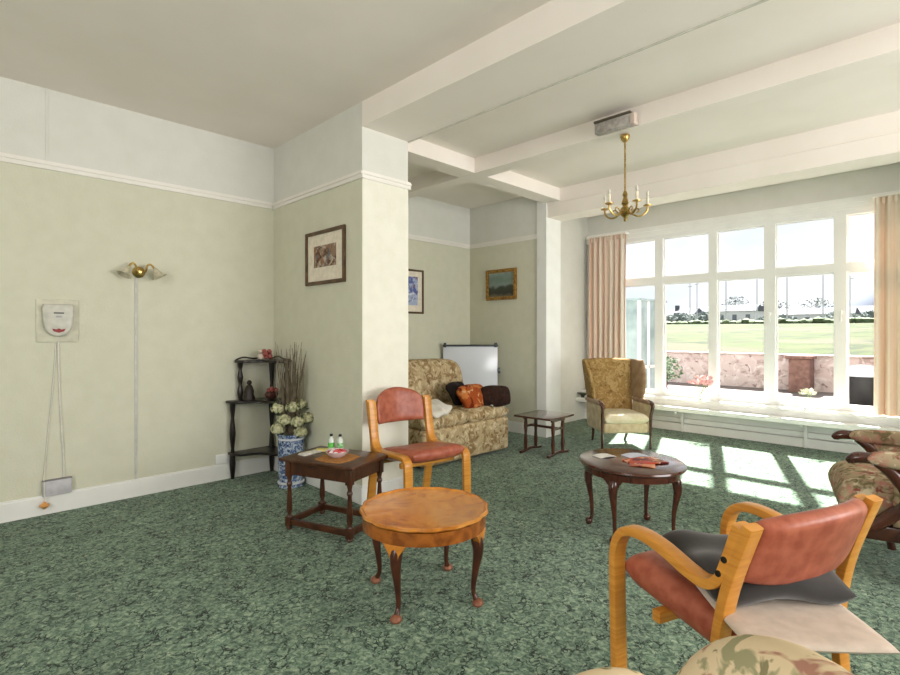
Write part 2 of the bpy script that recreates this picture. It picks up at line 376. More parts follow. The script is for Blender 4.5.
def curtain(y0, y1, z0, z1, folds, label, m, seed):
    rnd = random.Random(seed); b = NB(); n = folds*12; g = []; ph = [rnd.uniform(.8, 1.25) for _ in range(folds+1)]
    zs = [z0+(z1-z0)*k/14 for k in range(15)]
    for i in range(n+1):
        u = i/n; k = min(int(u*folds), folds-1); a = 2*math.pi*u*folds
        row = []
        for z in zs:
            h = (z-z0)/(z1-z0); amp = .03*ph[k]*(1-.3*h)
            row.append(b.verts.new((6.955+amp*math.sin(a)+.006*math.sin(3*z+k), y0+(y1-y0)*u+.008*math.cos(a)*(1-h), z)))
        g.append(row)
    for i in range(n):
        for j in range(14): b.faces.new((g[i][j], g[i+1][j], g[i+1][j+1], g[i][j+1]))
    b.normal_update(); bmesh.ops.solidify(b, geom=b.faces[:], thickness=.004)
    t = thing('curtain', label, 'curtain', (0, 0, 0)); obj('drape', b, m, t)
    b = NB(); box(b, 6.90, 7.02, min(y0, y1)-.02, max(y0, y1)+.02, z1-.0, z1+.022, .004); obj('curtain_rail', b, white_paint, t)
    b = NB()
    for i in range(folds*2): yy = y0+(y1-y0)*(i+.5)/(folds*2); box(b, 6.925, 6.93, yy-.012, yy+.012, z1-.07, z1-.002)
    obj('heading_tape', b, m, t)
    return t
curtain(3.44, 4.02, .445, 2.70, 7, 'peach striped curtain hanging behind the wing chair, left end of the window', curtain_mat('peach_curtain', [(220, 182, 160), (240, 230, 216), (230, 206, 188)]), 1)
curtain(.12, .70, .445, 2.70, 6, 'pale peach curtain hanging at the right end of the window', curtain_mat('pale_curtain', [(236, 208, 182), (246, 236, 222), (240, 220, 200)]), 2)

# ---------------------------------------------------------------- outdoors
grass_m = floral('meadow_grass', (46, 60, 10), [((56, 64, 24), .4, .5, .56, .5), ((26, 40, 6), .8, .52, .58, .5), ((62, 62, 40), .22, .55, .6, 0)])
patio_m = mat('pale_paving', (128, 118, 112), (116, 106, 100), scale=3, rough=.9)
stone_m = floral('pink_stone', (204, 186, 180), [((172, 150, 142), 3, .5, .62, 1), ((222, 210, 205), 5, .5, .66, 1), ((140, 116, 112), 6, .6, .7, 1)])
b = NB(); box(b, XW+.12, 14.2, -14, 16, -.2, -.02); struct('trim_14', b, patio_m, label='pale paved terrace outside')
b = NB()
cols = []
for i in range(17):
    X = 14.4+i*i*.24; z = .35+2.1*min(1, (X-14)/62)**.75; cols.append([b.verts.new((X, y, z+.06*math.sin(X*.3+y*.1))) for y in range(-110, 151, 10)])
for r0, r1 in zip(cols, cols[1:]):
    for k in range(len(r0)-1): b.faces.new((r0[k], r1[k], r1[k+1], r0[k+1]))
tag(obj('meadow', b, grass_m), 'rough green meadow rising beyond the garden wall', 'meadow', kind='stuff')
b = NB(); box(b, 14, 14.3, -12, 16, -.05, .76, .03)
box(b, 13.96, 14.34, -12, 16, .76, .80, .01)
tag(obj('garden_wall', b, stone_m), 'low pinkish rubble garden wall along the terrace', 'wall')
b = NB(); box(b, 13.45, 13.95, 2.45, 2.85, -.02, .72, .03); box(b, 13.40, 13.95, 2.4, 2.9, .72, .79, .015)
tag(obj('wall_pier_block', b, mat('brown_brick', (140, 108, 98), (112, 84, 76), scale=12, rough=.9)), 'squat brown brick pier against the garden wall', 'pier')

leaf_m = mat('shrub_leaves', (96, 124, 78), (60, 88, 56), scale=20, rough=.7)
def shrub(x, y, z, h, w, label, m=leaf_m, seed=0, stem=True, n=420, sz=.05, group=None, name='shrub'):
    rnd = random.Random(seed); t = thing(name, label, 'shrub', (x, y, z), 0, group); b = NB()
    for _ in range(n):
        th = rnd.uniform(0, 6.283); ph = rnd.uniform(0, math.pi); rr = rnd.random()**.4
        p = Vector((w*rr*math.sin(ph)*math.cos(th), w*rr*math.sin(ph)*math.sin(th), h*.6+h*.4*rr*math.cos(ph)))
        d = Vector((rnd.uniform(-1, 1), rnd.uniform(-1, 1), rnd.uniform(-.3, 1))).normalized(); s = d.orthogonal().normalized()
        q = sz*rnd.uniform(.6, 1.3)
        vs = [b.verts.new(p-d*q), b.verts.new(p+s*q*.4), b.verts.new(p+d*q), b.verts.new(p-s*q*.4)]; b.faces.new(vs)
    obj('foliage', b, m, t, smooth=False)
    if stem:
        b = NB(); tube(b, [(0, 0, 0), (.02, 0, h*.5)], w*.08); tube(b, [(0, 0, h*.3), (w*.4, .05, h*.7)], w*.05); obj('stem', b, darkoak, t)
    return t
shrub(11.6, 5.05, -.02, .95, .42, 'dark leafy shrub on the terrace outside the second window light', seed=1)
shrub(12.6, 5.2, -.02, .75, .4, 'lower shrub close to the garden wall behind the taller one', seed=2)
# grey wheeled bin with pale bag
t = thing('wheeled_bin', 'dark covered barbecue with a pale top beside the right curtain outside', 'barbecue', (10.6, 1.22, -.02), 20)
b = NB(); lathe(b, [(.0, .05), (.2, .06), (.25, .15), (.28, .45), (.26, .62), (.0, .64)], 28); obj('body', b, blackp, t)
b = NB(); ico(b, (0, 0, .66), .27, 3, (1, 1, .5)); obj('cover', b, mat('pale_cover', (205, 212, 220), rough=.5), t, label='pale rounded cover')
for sy in (-.2, .2):
    b = NB(); lathe(b, [(.0, -.02), (.08, -.02), (.08, .02), (.0, .02)], 16); bmesh.ops.transform(b, matrix=Matrix.Translation((-.2, sy, .08)) @ RX(90), verts=b.verts[:]); obj('wheel', b, blackp, t)
t.name = 'covered_barbecue'
# glazed porch at the left of the view
t = thing('greenhouse', 'small glazed lean-to outside the leftmost window light', 'greenhouse', (9.9, 4.62, -.02), 0)
gm = mat('blue_green_glazing', (170, 188, 188), (130, 150, 150), scale=2, rough=.2)
b = NB(); box(b, 0, 1.2, 0, .9, 0, 1.95); prism(b, [(-.04, -.04), (1.24, -.04), (1.24, .94), (-.04, .94)], 1.95, 2.0); obj('glazing', b, gm, t, smooth=False)
b = NB()
for x in (0, .4, .8, 1.2):
    box(b, x-.025, x+.025, -.03, 0, 0, 1.97)
for y in (0, .3, .6, .9): box(b, -.03, 0, y-.025, y+.025, 0, 1.97)
box(b, -.03, 0, -.03, .93, .6, .66); box(b, 0, 1.23, -.03, 0, .6, .66)
obj('frame', b, upvc, t, smooth=False)
# picket fence far left
pw = mat('weathered_white_wood', (214, 216, 218), (196, 198, 200), rough=.8)
t = thing('picket_fence', 'pale picket fence beyond the glazed lean-to', 'fence', (12.0, 6.0, -.02), 0)
b = NB(); box(b, .03, .06, -.3, 2.6, .3, .38); box(b, .03, .06, -.3, 2.6, 1.1, 1.18); obj('rail', b, pw, t, smooth=False)
b = NB()
for k in range(20): box(b, 0, .025, -.3+k*.15, -.22+k*.15, 0, 1.35)
obj('pickets', b, pw, t, smooth=False)['kind'] = 'stuff'

b = NB()
rh = random.Random(9)
for k in range(150):
    y = -30+k*.8; ico(b, (77.5+rh.uniform(-.4, .4), y, 2.6+rh.uniform(-.1, .2)), .75, 1, (1, 1, .6), .15)
tag(obj('field_hedge', b, mat('hedge_green', (98, 112, 78), (74, 90, 60), scale=1, rough=.9)), 'low dark green hedge along the far edge of the meadow', 'hedge')
# far buildings, trees, poles, hills
wallm = mat('far_render', (226, 226, 228), (216, 216, 220), scale=.4, rough=.9); roofm = mat('far_slate', (90, 94, 100), (84, 88, 96), scale=.4, rough=.9)
farwin = mat('far_window', (120, 126, 136), rough=.4)
def house(px, d, w, h, dep, label, roof=1.6, nwin=4):
    t_ = (px-450)/520; X = d*(1+t_)/2**.5; Y = d*(1-t_)/2**.5; zb = 2.2
    t = thing('house', label, 'building', (X, Y, zb), 0, 'pale houses across the meadow')
    b = NB(); box(b, 0, dep, -w/2, w/2, 0, h); obj('wall', b, wallm, t, smooth=False)
    b = NB(); v = [b.verts.new(p) for p in ((-.3, -w/2-.3, h), (dep+.3, -w/2-.3, h), (dep+.3, w/2+.3, h), (-.3, w/2+.3, h), (dep/2, -w/2, h+roof), (dep/2, w/2, h+roof))]
    for f in ((0, 1, 4), (2, 3, 5), (0, 4, 5, 3), (1, 2, 5, 4), (0, 3, 2, 1)): b.faces.new([v[i] for i in f])
    obj('roof', b, roofm, t, smooth=False)
    b = NB(); box(b, dep/2-.4, dep/2+.4, w/2-1.2, w/2-.4, h, h+roof+.8); obj('chimney', b, roofm, t, smooth=False)
    for k in range(nwin):
        y = -w/2+w*(k+.5)/nwin; b = NB(); box(b, -.06, 0, y-.45, y+.45, h*.45, h*.8); obj('window', b, farwin, t, smooth=False)
house(680, 125, 6, 3.4, 8, 'pale far house with slate roof, leftmost across the meadow')
house(728, 120, 11, 4.0, 8, 'pale far house seen through the third window light')
house(754, 140, 9, 3.6, 8, 'smaller pale far house next to the third mullion')
house(801, 118, 19, 3.2, 9, 'long low white far building seen through the fourth window light', nwin=8)
house(858, 120, 10, 3.8, 8, 'pale far house in the rightmost window light')
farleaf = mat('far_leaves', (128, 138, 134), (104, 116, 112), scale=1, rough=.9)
for i, (px, d, h, w) in enumerate(((707, 108, 3.3, 3.5), (735, 162, 10.5, 5), (772, 165, 10, 5), (817, 162, 10, 6), (838, 106, 3.4, 3.0), (680, 105, 3.0, 3.2), (872, 106, 3.4, 2.6), (775, 104, 2.6, 3.5))):
    t_ = (px-450)/520
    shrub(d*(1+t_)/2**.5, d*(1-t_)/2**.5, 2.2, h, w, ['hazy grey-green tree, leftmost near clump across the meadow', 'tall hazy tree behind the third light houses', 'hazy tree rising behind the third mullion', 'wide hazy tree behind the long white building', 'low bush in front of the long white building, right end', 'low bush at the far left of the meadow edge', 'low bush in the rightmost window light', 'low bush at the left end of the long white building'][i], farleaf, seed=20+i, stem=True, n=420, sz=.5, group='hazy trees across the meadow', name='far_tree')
polem = mat('far_pole', (196, 198, 204), rough=.8)
for i, (px, d, h) in enumerate(((690, 90, 7.6), (697, 92, 8.2), (726, 80, 8.0), (757, 82, 8.4), (787, 78, 8.2), (823, 78, 8.6), (850, 85, 8.4))):
    t_ = (px-450)/520
    t = thing('telegraph_pole', 'slender pole standing in the meadow, ' + ['leftmost of the seven', 'second from the left', 'left one in the third light', 'right one in the third light', 'left one in the fourth light', 'right one in the fourth light', 'in the rightmost light'][i], 'pole', (d*(1+t_)/2**.5, d*(1-t_)/2**.5, 2.2), -45, 'poles in the meadow')
    b = NB(); tube(b, [(0, 0, 0), (0, 0, h)], [.10, .07], 8); obj('post', b, polem, t)
    b = NB(); box(b, -.05, .05, -.7, .7, h-.6, h-.48); obj('crossarm', b, polem, t, smooth=False)
b = NB(); cs = []
for i in range(40):
    y = -60+i*8; h = 26*math.exp(-((y-10)/42)**2)+8*math.exp(-((y-95)/30)**2)+5+1.5*math.sin(i*.9)
    cs.append([b.verts.new((300, y, 2.2)), b.verts.new((310, y, h*.6)), b.verts.new((330, y, h)), b.verts.new((360, y, 2.2))])
for r0, r1 in zip(cs, cs[1:]):
    for k in range(3): b.faces.new((r0[k], r1[k], r1[k+1], r0[k+1]))
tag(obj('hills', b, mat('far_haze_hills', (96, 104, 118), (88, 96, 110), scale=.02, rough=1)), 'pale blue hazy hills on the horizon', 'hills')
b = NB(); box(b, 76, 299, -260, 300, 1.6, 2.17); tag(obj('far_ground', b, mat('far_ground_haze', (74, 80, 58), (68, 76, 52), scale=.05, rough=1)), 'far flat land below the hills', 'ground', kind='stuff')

# ---------------------------------------------------------------- ceiling things
t = thing('ceiling_box', 'grey mottled rectangular box fixed on the ceiling beam above the chandelier', 'fixture', (3.815, 1.99, 2.895))
boxm = mat('mottled_grey_plastic', (184, 178, 172), (150, 144, 138), scale=28, rough=.5, detail=4)
b = NB(); box(b, -.03, .035, -.15, .15, 0, .085, .006); obj('casing', b, boxm, t)
b = NB(); box(b, -.036, .038, -.155, .155, .085, .104, .004); obj('lid', b, mat('dark_brown_plastic', (92, 84, 70), rough=.5), t, label='dark brown top plate')  # lid in a darker brown than the grey casing
b = NB(); box(b, -.028, .035, -.185, -.15, .002, .085, .004); obj('end_cap', b, mat('pinkish_cap', (214, 196, 184), rough=.5), t, label='pale pinkish end cap')
t = thing('chandelier', 'small brass chandelier with candle arms hanging from the ceiling beam', 'chandelier', (3.96, 1.965, 2.19))
b = NB(); lathe(b, [(.0, .70), (.036, .70), (.038, .69), (.032, .665), (.018, .645), (.0, .64)], 20); obj('ceiling_rose', b, brass, t)
b = NB(); tube(b, [(0, 0, .25), (0, 0, .66)], .007, 8)
for k in range(9): lathe(b, [(.0, .30+k*.04), (.011, .306+k*.04), (.0, .312+k*.04)], 8)
obj('rod', b, brass, t)
b = NB(); lathe(b, [(.0, 0), (.014, .012), (.007, .03), (.03, .05), (.045, .08), (.034, .11), (.015, .13), (.03, .15), (.02, .18), (.012, .2), (.022, .22), (.01, .25), (.0, .255)], 20); obj('body', b, brass, t)
candle = mat('ivory_candle', (232, 224, 200), rough=.5); bulbm = mat('clear_bulb', (220, 214, 200), rough=.1, spec=.6)
for k in range(5):
    a = R(72*k+20); ca, sa = math.cos(a), math.sin(a)
    b = NB(); tube(b, [(ca*r, sa*r, z) for r, z in ((.02, .09), (.06, .06), (.1, .045), (.14, .055), (.17, .085), (.175, .12))], .0075, 8, smooth=5)
    tube(b, [(ca*r, sa*r, z) for r, z in ((.05, .07), (.075, .1), (.1, .105), (.108, .085), (.09, .075))], .005, 6, smooth=4)
    ar = obj('arm', b, brass, t)
    b = NB(); lathe(b, [(.0, .115), (.032, .125), (.034, .132), (.01, .135), (.0, .135)], 14, (ca*.175, sa*.175)); obj('drip_pan', b, brass, ar)
    b = NB(); lathe(b, [(.0, .135), (.011, .135), (.011, .20), (.0, .20)], 10, (ca*.175, sa*.175)); obj('candle_sleeve', b, candle, ar)
    b = NB(); lathe(b, [(.0, .20), (.009, .21), (.011, .225), (.006, .245), (.0, .255)], 10, (ca*.175, sa*.175)); obj('bulb', b, bulbm, ar)

# ---------------------------------------------------------------- left wall things
YW = YL
t = thing('wall_light', 'brass twin-arm wall light with frosted bell shades on the left wall', 'lamp', (1.175, YW, 1.78))
b = NB(); lathe(b, [(.0, 0), (.045, .0), (.045, .012), (.025, .025), (.02, .05), (.0, .055)], 20); bmesh.ops.transform(b, matrix=RX(90), verts=b.verts[:]); obj('back_plate', b, brass, t)
shade_m = mat('frosted_shade', (206, 200, 178), (176, 168, 140), scale=30, rough=.35, spec=.5)
for s in (-1, 1):
    b = NB(); tube(b, [(0, -.05, -.02), (s*.03, -.07, .0), (s*.04, -.08, .045), (s*.062, -.085, .06), (s*.082, -.09, .04), (s*.086, -.092, .025)], .008, 8, smooth=5); ar = obj('arm', b, brass, t)
    b = NB(); lathe(b, [(.012, .0), (.02, -.006), (.024, -.02), (.034, -.05), (.05, -.08), (.068, -.098), (.066, -.1), (.048, -.082), (.03, -.05), (.018, -.02), (.012, -.004)], 20, wob=lambda a: 1+.05*math.cos(8*a))
    bmesh.ops.transform(b, matrix=Matrix.Translation((s*.088, -.092, .03)) @ RY(-s*28) @ RX(-10) @ Matrix.Scale(.8, 4), verts=b.verts[:]); obj('lamp_shade', b, shade_m, ar)
b = NB(); box(b, 1.148, 1.164, YW-.008, YW, .138, 1.735, .002); tag(obj('cable_trunking', b, mat('greyish_white_plastic', (206, 206, 204), rough=.4)), 'thin white cable trunking running down from the wall light', 'trunking')
t = thing('alarm_panel', 'white shield-shaped wall unit with red grille on a square plate', 'alarm panel', (.655, YW, 1.23))
b = NB(); box(b, -.125, .125, -.012, 0, 0, .31, .006); obj('back_plate', b, mat('cream_plate', (214, 212, 192), rough=.5), t)
pts = []
for k in range(25):
    a = math.pi+math.pi*k/24; pts.append((.088*math.cos(a), .15+.11*math.sin(a)))
pts += [(.095, .25), (.085, .275), (-.085, .275), (-.095, .25)]
b = NB(); vs = [b.verts.new((x, -.012, z)) for x, z in pts]; f = b.faces.new(vs); g = bmesh.ops.extrude_face_region(b, geom=[f]); bmesh.ops.translate(b, vec=(0, -.045, 0), verts=[v for v in g['geom'] if isinstance(v, bmesh.types.BMVert)])
top = [fc for fc in b.faces if all(abs(v.co.y+.057) < 1e-5 for v in fc.verts)]; bmesh.ops.bevel(b, geom=list({e for fc in top for e in fc.edges}), offset=.015, segments=3, profile=.5, affect='EDGES')
cv = obj('cover', b, mat('ivory_plastic', (206, 204, 192), rough=.35), t)
b = NB(); vs = [(-.04, .098), (-.03, .078), (0, .068), (.03, .078), (.04, .098), (.015, .092), (0, .1), (-.015, .092)]; prism(b, vs, 0, .004)
bmesh.ops.transform(b, matrix=Matrix.Translation((0, -.056, 0)) @ RX(90), verts=b.verts[:]); obj('call_grille', b, mat('dark_red_plastic', (150, 36, 34), rough=.4), cv, smooth=False, label='dark red grille')
b = NB(); box(b, -.03, .03, -.0605, -.056, .205, .215); obj('badge', b, mat('dark_grey_print', (90, 92, 90), rough=.5), cv, smooth=False, label='dark grey badge strip')
b = NB(); box(b, -.018, .018, -.06, -.056, .178, .190); obj('lower_badge', b, mat('pale_grey_print', (170, 172, 172), rough=.5), cv, smooth=False)
alarm = t
cordm = mat('white_cord', (226, 224, 214), rough=.5)
b = NB(); tube(b, [(.645, YW-.008, 1.235), (.63, YW-.008, .95), (.60, YW-.008, .6), (.578, YW-.01, .3), (.574, YW-.02, .25), (.574, YW-.045, .22), (.574, YW-.045, .09)], .0035, 6, smooth=5)
obj('pull_cord', b, cordm, alarm, loc=(-.655, -YW, -1.23))
b = NB(); tube(b, [(.658, YW-.008, 1.235), (.668, YW-.008, .8), (.688, YW-.008, .4), (.69, YW-.008, .245)], .006, 6, smooth=4)
obj('power_cable', b, cordm, alarm, loc=(-.655, -YW, -1.23))
t = thing('socket_box', 'pale grey plastic junction box on the baseboard under the wall unit', 'socket', (.65, YW, .13))
b = NB(); box(b, -.085, .085, -.04, 0, 0, .11, .006); obj('casing', b, mat('pale_grey_plastic', (198, 196, 200), rough=.4), t)
b = NB(); box(b, -.086, .086, -.041, -.002, .108, .113); obj('top_edge', b, mat('grey_edge', (130, 126, 130), rough=.4), t, smooth=False)
b = NB(); lathe(b, [(.0, .045), (.008, .05), (.03, .07), (.03, .078), (.012, .09), (.004, .1), (.0, .1)][::1], 12, (.574, YW-.045)); obj('pull_tag', b, mat('orange_plastic', (232, 168, 98), rough=.4), alarm, label='small orange pull tag', loc=(-.655, -YW, -1.23))
t = thing('wall_socket', 'white double wall socket on the left wall beside the corner shelf', 'socket', (1.83, YW, .14))
b = NB(); box(b, -.06, .06, -.012, 0, 0, .085, .004); obj('plate', b, upvc, t)
for s in (-.03, .03): b = NB(); box(b, s-.008, s+.008, -.016, -.012, .055, .07); obj('switch', b, upvc, t, smooth=False)

# ---------------------------------------------------------------- pictures
def picture(label, loc, rz, w, h, fw, fm, mount, art, mw, shade=None, depth=.022):
    t = thing('framed_picture', label, 'picture', loc, rz)
    b = NB()
    for q in ((-w/2, -w/2+fw, 0, h), (w/2-fw, w/2, 0, h), (-w/2+fw, w/2-fw, 0, fw), (-w/2+fw, w/2-fw, h-fw, h)): box(b, q[0], q[1], -depth, 0, q[2], q[3], .003, 1)
    obj('frame', b, fm, t)
    if mw: b = NB(); box(b, -w/2+fw, w/2-fw, -.008, -.002, fw, h-fw); obj('mount', b, mount, t, smooth=False)
    b = NB(); box(b, -w/2+fw+mw, w/2-fw-mw, -.0095, -.008, fw+mw*1.15, h-fw-mw*.95); obj('print', b, art, t, smooth=False)
    return t
mountm = mat('cream_mount', (236, 226, 208), rough=.8)
art1 = floral('brown_street_print', (148, 124, 104), [((96, 70, 56), 14, .48, .6, 1), ((186, 174, 158), 18, .54, .64, 1), ((152, 104, 78), 12, .56, .68, 1), ((110, 112, 116), 10, .58, .66, .5)])
art2 = floral('blue_floral_print', (170, 180, 206), [((92, 104, 160), 9, .48, .58, 1), ((210, 214, 224), 12, .54, .64, 1), ((120, 96, 120), 10, .58, .66, .5)])
def seascape():
    m = bpy.data.materials.new('landscape_painting'); m.use_nodes = True; nt = m.node_tree; bs = nt.nodes['Principled BSDF']; bs.inputs['Roughness'].default_value = .4
    t = nt.nodes.new('ShaderNodeTexCoord'); s = nt.nodes.new('ShaderNodeSeparateXYZ'); n = nt.nodes.new('ShaderNodeTexNoise'); n.inputs['Scale'].default_value = 9; n.inputs['Detail'].default_value = 5
    ad = nt.nodes.new('ShaderNodeMath'); ad.operation = 'MULTIPLY_ADD'; ad.inputs[1].default_value = .16
    r = nt.nodes.new('ShaderNodeValToRGB'); e = r.color_ramp.elements
    e[0].position = .10; e[0].color = lin((118, 112, 90)); e[1].position = .50; e[1].color = lin((196, 190, 160))
    for p_, c in ((.17, (54, 52, 40)), (.24, (60, 66, 54)), (.28, (126, 142, 136)), (.36, (110, 130, 118)), (.42, (128, 146, 140))): x = e.new(p_); x.color = lin(c)
    nt.links.new(t.outputs['Object'], s.inputs[0]); nt.links.new(t.outputs['Object'], n.inputs['Vector']); nt.links.new(n.outputs['Fac'], ad.inputs[0]); nt.links.new(s.outputs['Z'], ad.inputs[2]); nt.links.new(ad.outputs[0], r.inputs[0]); nt.links.new(r.outputs[0], bs.inputs['Base Color']); return m
picture('brown wooden framed print with wide cream mount on the pier wall', (XP0, 3.77, 1.70), -90, .60, .45, .03, mat('walnut_frame', (104, 80, 54), (78, 58, 38), scale=14, rough=.35), mountm, art1, .10)
picture('narrow dark framed blue floral print half hidden behind the pier', (4.22, YA, 1.54), 0, .57, .56, .025, mat('dark_gilt_frame', (96, 76, 52), rough=.4), mountm, art2, .07)
picture('gilt framed landscape painting on the end wall above the whiteboard', (XE, 4.425, 1.735), -90, .52, .41, .045, mat('gilt_frame', (176, 136, 70), (120, 86, 40), scale=30, rough=.35, metal=.4), mountm, seascape(), 0, depth=.03)

# ---------------------------------------------------------------- corner whatnot shelf, ornaments, vase
t = thing('corner_whatnot', 'black turned-post corner whatnot shelf standing in the corner', 'shelf', (2.29, 4.66, 0))
def tri(s, z, th, b):   # quarter shelf with serpentine front, corner at origin growing to -x,-y
    pts = [(0, 0), (-s, 0), (-s, -.05)]
    for k in range(1, 12):
        u = k/12; bul = .03*math.sin(2*math.pi*u*1.5); x = -s+(s-.05)*u; y = -.05-(s-.05)*u; pts.append((x-bul*.7, y-bul*.7))
    pts += [(-.05, -s), (0, -s)]; prism(b, pts[::-1], z, z+th, .004)
for s_, z_ in ((.42, .215), (.44, .675), (.36, 1.03)):
    b = NB(); tri(s_, z_, .022, b); obj('shelf_board', b, ebony, t)
def turned(z0, z1, r):
    p = [(.0, z0)]; n = 10
    for k in range(n+1):
        u = k/n; z = z0+(z1-z0)*u; rr = r*(.65+.55*abs(math.sin(math.pi*u*2.5))**1.5); p.append((rr, z))
    return p+[(.0, z1)]
for (x, y), (za, zb), (x2, y2) in (((-.39, -.03), (.0, .675), 0*(1,) or (0, 0)), ((-.02, -.02), (.0, 1.03), (0, 0)), ((-.03, -.39), (.0, .675), (0, 0)), ((-.32, -.025), (.697, 1.03), (0, 0)), ((-.025, -.32), (.697, 1.03), (0, 0))):
    b = NB(); lathe(b, turned(za, zb, .022), 14, (x, y)); obj('post', b, ebony, t)
b = NB(); tube(b, [(-.35, .0, 1.052), (-.28, .005, 1.075), (-.18, .0, 1.062), (-.08, .005, 1.08), (0, 0, 1.06)], .007, 6, smooth=4); tube(b, [(0, 0, 1.06), (.0, -.1, 1.08), (0, -.2, 1.062), (0, -.34, 1.055)], .007, 6, smooth=4); obj('gallery', b, ebony, t)
pinkc = mat('pink_china', (190, 110, 104), (140, 66, 60), scale=40, rough=.3); creamc = mat('cream_china', (222, 206, 190), rough=.3)
t = thing('china_ornament', 'pink and cream china flower ornament on the top board of the whatnot', 'ornament', (2.16, 4.52, 1.052))
b = NB()
for k in range(6): ico(b, (.0+.035*math.cos(k)+.02*(k % 2), .03*math.sin(k*1.3), .03+.022*(k % 3)), .024, 2, noise=.15)
obj('petals', b, pinkc, t); b = NB(); ico(b, (-.05, .0, .03), .028, 2, (1, 1, 1.1)); ico(b, (-.055, 0, .075), .018, 2); obj('bird', b, creamc, t)
t = thing('dark_figurine', 'dark seated figurine on the middle board of the whatnot', 'figurine', (2.02, 4.56, .697))
b = NB(); lathe(b, [(.0, 0), (.05, 0), (.05, .02), (.038, .05), (.042, .08), (.028, .12), (.018, .135), (.0, .14)], 18); ico(b, (0, 0, .155), .023, 2); obj('body', b, mat('bronze_dark', (46, 36, 30), rough=.4), t)
t = thing('shell_ornament', 'brown and pink basket shaped ornament on the middle board beside the dark figurine', 'ornament', (2.18, 4.46, .697))
b = NB(); ico(b, (0, 0, .045), .06, 2, (1, .8, .75), .06); obj('basket', b, mat('brown_china', (96, 58, 48), (70, 40, 34), scale=40, rough=.4), t)
b = NB()
for k in range(5): ico(b, (.03*math.cos(k*1.4), .03*math.sin(k*1.4)-.02, .085+.01*(k % 2)), .02, 2, noise=.12)
obj('petals', b, pinkc, t)

t = thing('floor_vase', 'tall blue and white china floor vase by the pier wall', 'vase', (2.17, 4.08, 0))
chin = floral('blue_white_china', (184, 196, 212), [((84, 108, 150), 20, .44, .56, 2), ((44, 62, 104), 34, .56, .63, 1)], rough=.15)
whitec = mat('white_china', (222, 228, 234), rough=.15)
b = NB(); lathe(b, [(.0, .0), (.10, .0), (.105, .01), (.098, .03), (.094, .05), (.104, .12), (.108, .25), (.106, .36), (.102, .42), (.116, .436), (.116, .445), (.1, .445), (.095, .42), (.09, .1), (.0, .09)], 32); v = obj('body', b, chin, t)
b = NB()
for z in (.03, .395): lathe(b, [(.104, z), (.1115, z+.004), (.1115, z+.014), (.104, z+.018)], 32)
obj('band', b, whitec, v, label='white glazed bands')
t = thing('flower_arrangement', 'cream hydrangea heads with tall dry twigs standing in the blue and white vase', 'flowers', (2.17, 4.08, .1))
hyd = mat('cream_petals', (206, 204, 168), (160, 164, 122), scale=40, rough=.8, lo=.4, hi=.6)
rnd = random.Random(5)
heads = [(-.09, -.05, .47), (.0, -.11, .45), (.1, -.08, .47), (-.1, .04, .56), (-.02, -.06, .57), (.08, .0, .58), (.0, .07, .52), (-.13, -.02, .40), (.03, -.1, .36), (.06, .08, .55)]
for i, (x, y, z) in enumerate(heads):
    b = NB()
    for k in range(60):
        th = rnd.uniform(0, 6.283); cz = rnd.uniform(-.5, 1); sr = math.sqrt(1-cz*cz); c = Vector((x+.05*sr*math.cos(th), y+.05*sr*math.sin(th), z+.042*cz)); nrm = Vector((sr*math.cos(th), sr*math.sin(th), cz)); a1 = nrm.orthogonal().normalized(); a2 = nrm.cross(a1)
        vs = [b.verts.new(c+nrm*.008+a1*.017), b.verts.new(c+a2*.017), b.verts.new(c+nrm*.008-a1*.017), b.verts.new(c-a2*.017)]; b.faces.new(vs)
    ico(b, (x, y, z), .042, 2); obj('flower_head', b, hyd, t, smooth=False)
    
b = NB()
for x, y, z in heads: tube(b, [(0, 0, .0), (x*.5, y*.5, z*.6), (x, y, z)], .003, 5, smooth=3)
obj('stems', b, mat('green_stem', (90, 96, 66), rough=.7), t)
twm = mat('dry_twig', (128, 116, 96), (92, 82, 66), scale=20, rough=.8)
b = NB()
for k in range(85):
    a = rnd.uniform(0, 6.283); sp = rnd.uniform(.03, .13); h = rnd.uniform(.75, 1.12); x, y = sp*math.cos(a), sp*math.sin(a)
    if x > .1: x = .1
    tube(b, [(0, 0, .05), (x*.4, y*.4, h*.4), (x*.8+rnd.uniform(-.02, .02), y*.8, h*.75), (min(x*1.1, .12), y*1.15, h)], [.004, .004, .003, .0015], 4, smooth=3)
obj('twigs', b, twm, t)['kind'] = 'stuff'
b = NB()
for k in range(60):
    a = rnd.uniform(0, 6.283); rr = rnd.uniform(.04, .13); z = rnd.uniform(.34, .62); c = Vector((min(rr*math.cos(a), .11), rr*math.sin(a), z)); d = Vector((math.cos(a), math.sin(a), rnd.uniform(-.5, .6))).normalized(); s = d.orthogonal().normalized()
    if c.x+d.x*.04 > .13: continue
    b.faces.new([b.verts.new(c), b.verts.new(c+d*.025+s*.01), b.verts.new(c+d*.05), b.verts.new(c+d*.025-s*.01)])
obj('leaves', b, mat('dark_green_leaf', (66, 80, 54), rough=.7), t, smooth=False)['kind'] = 'stuff'

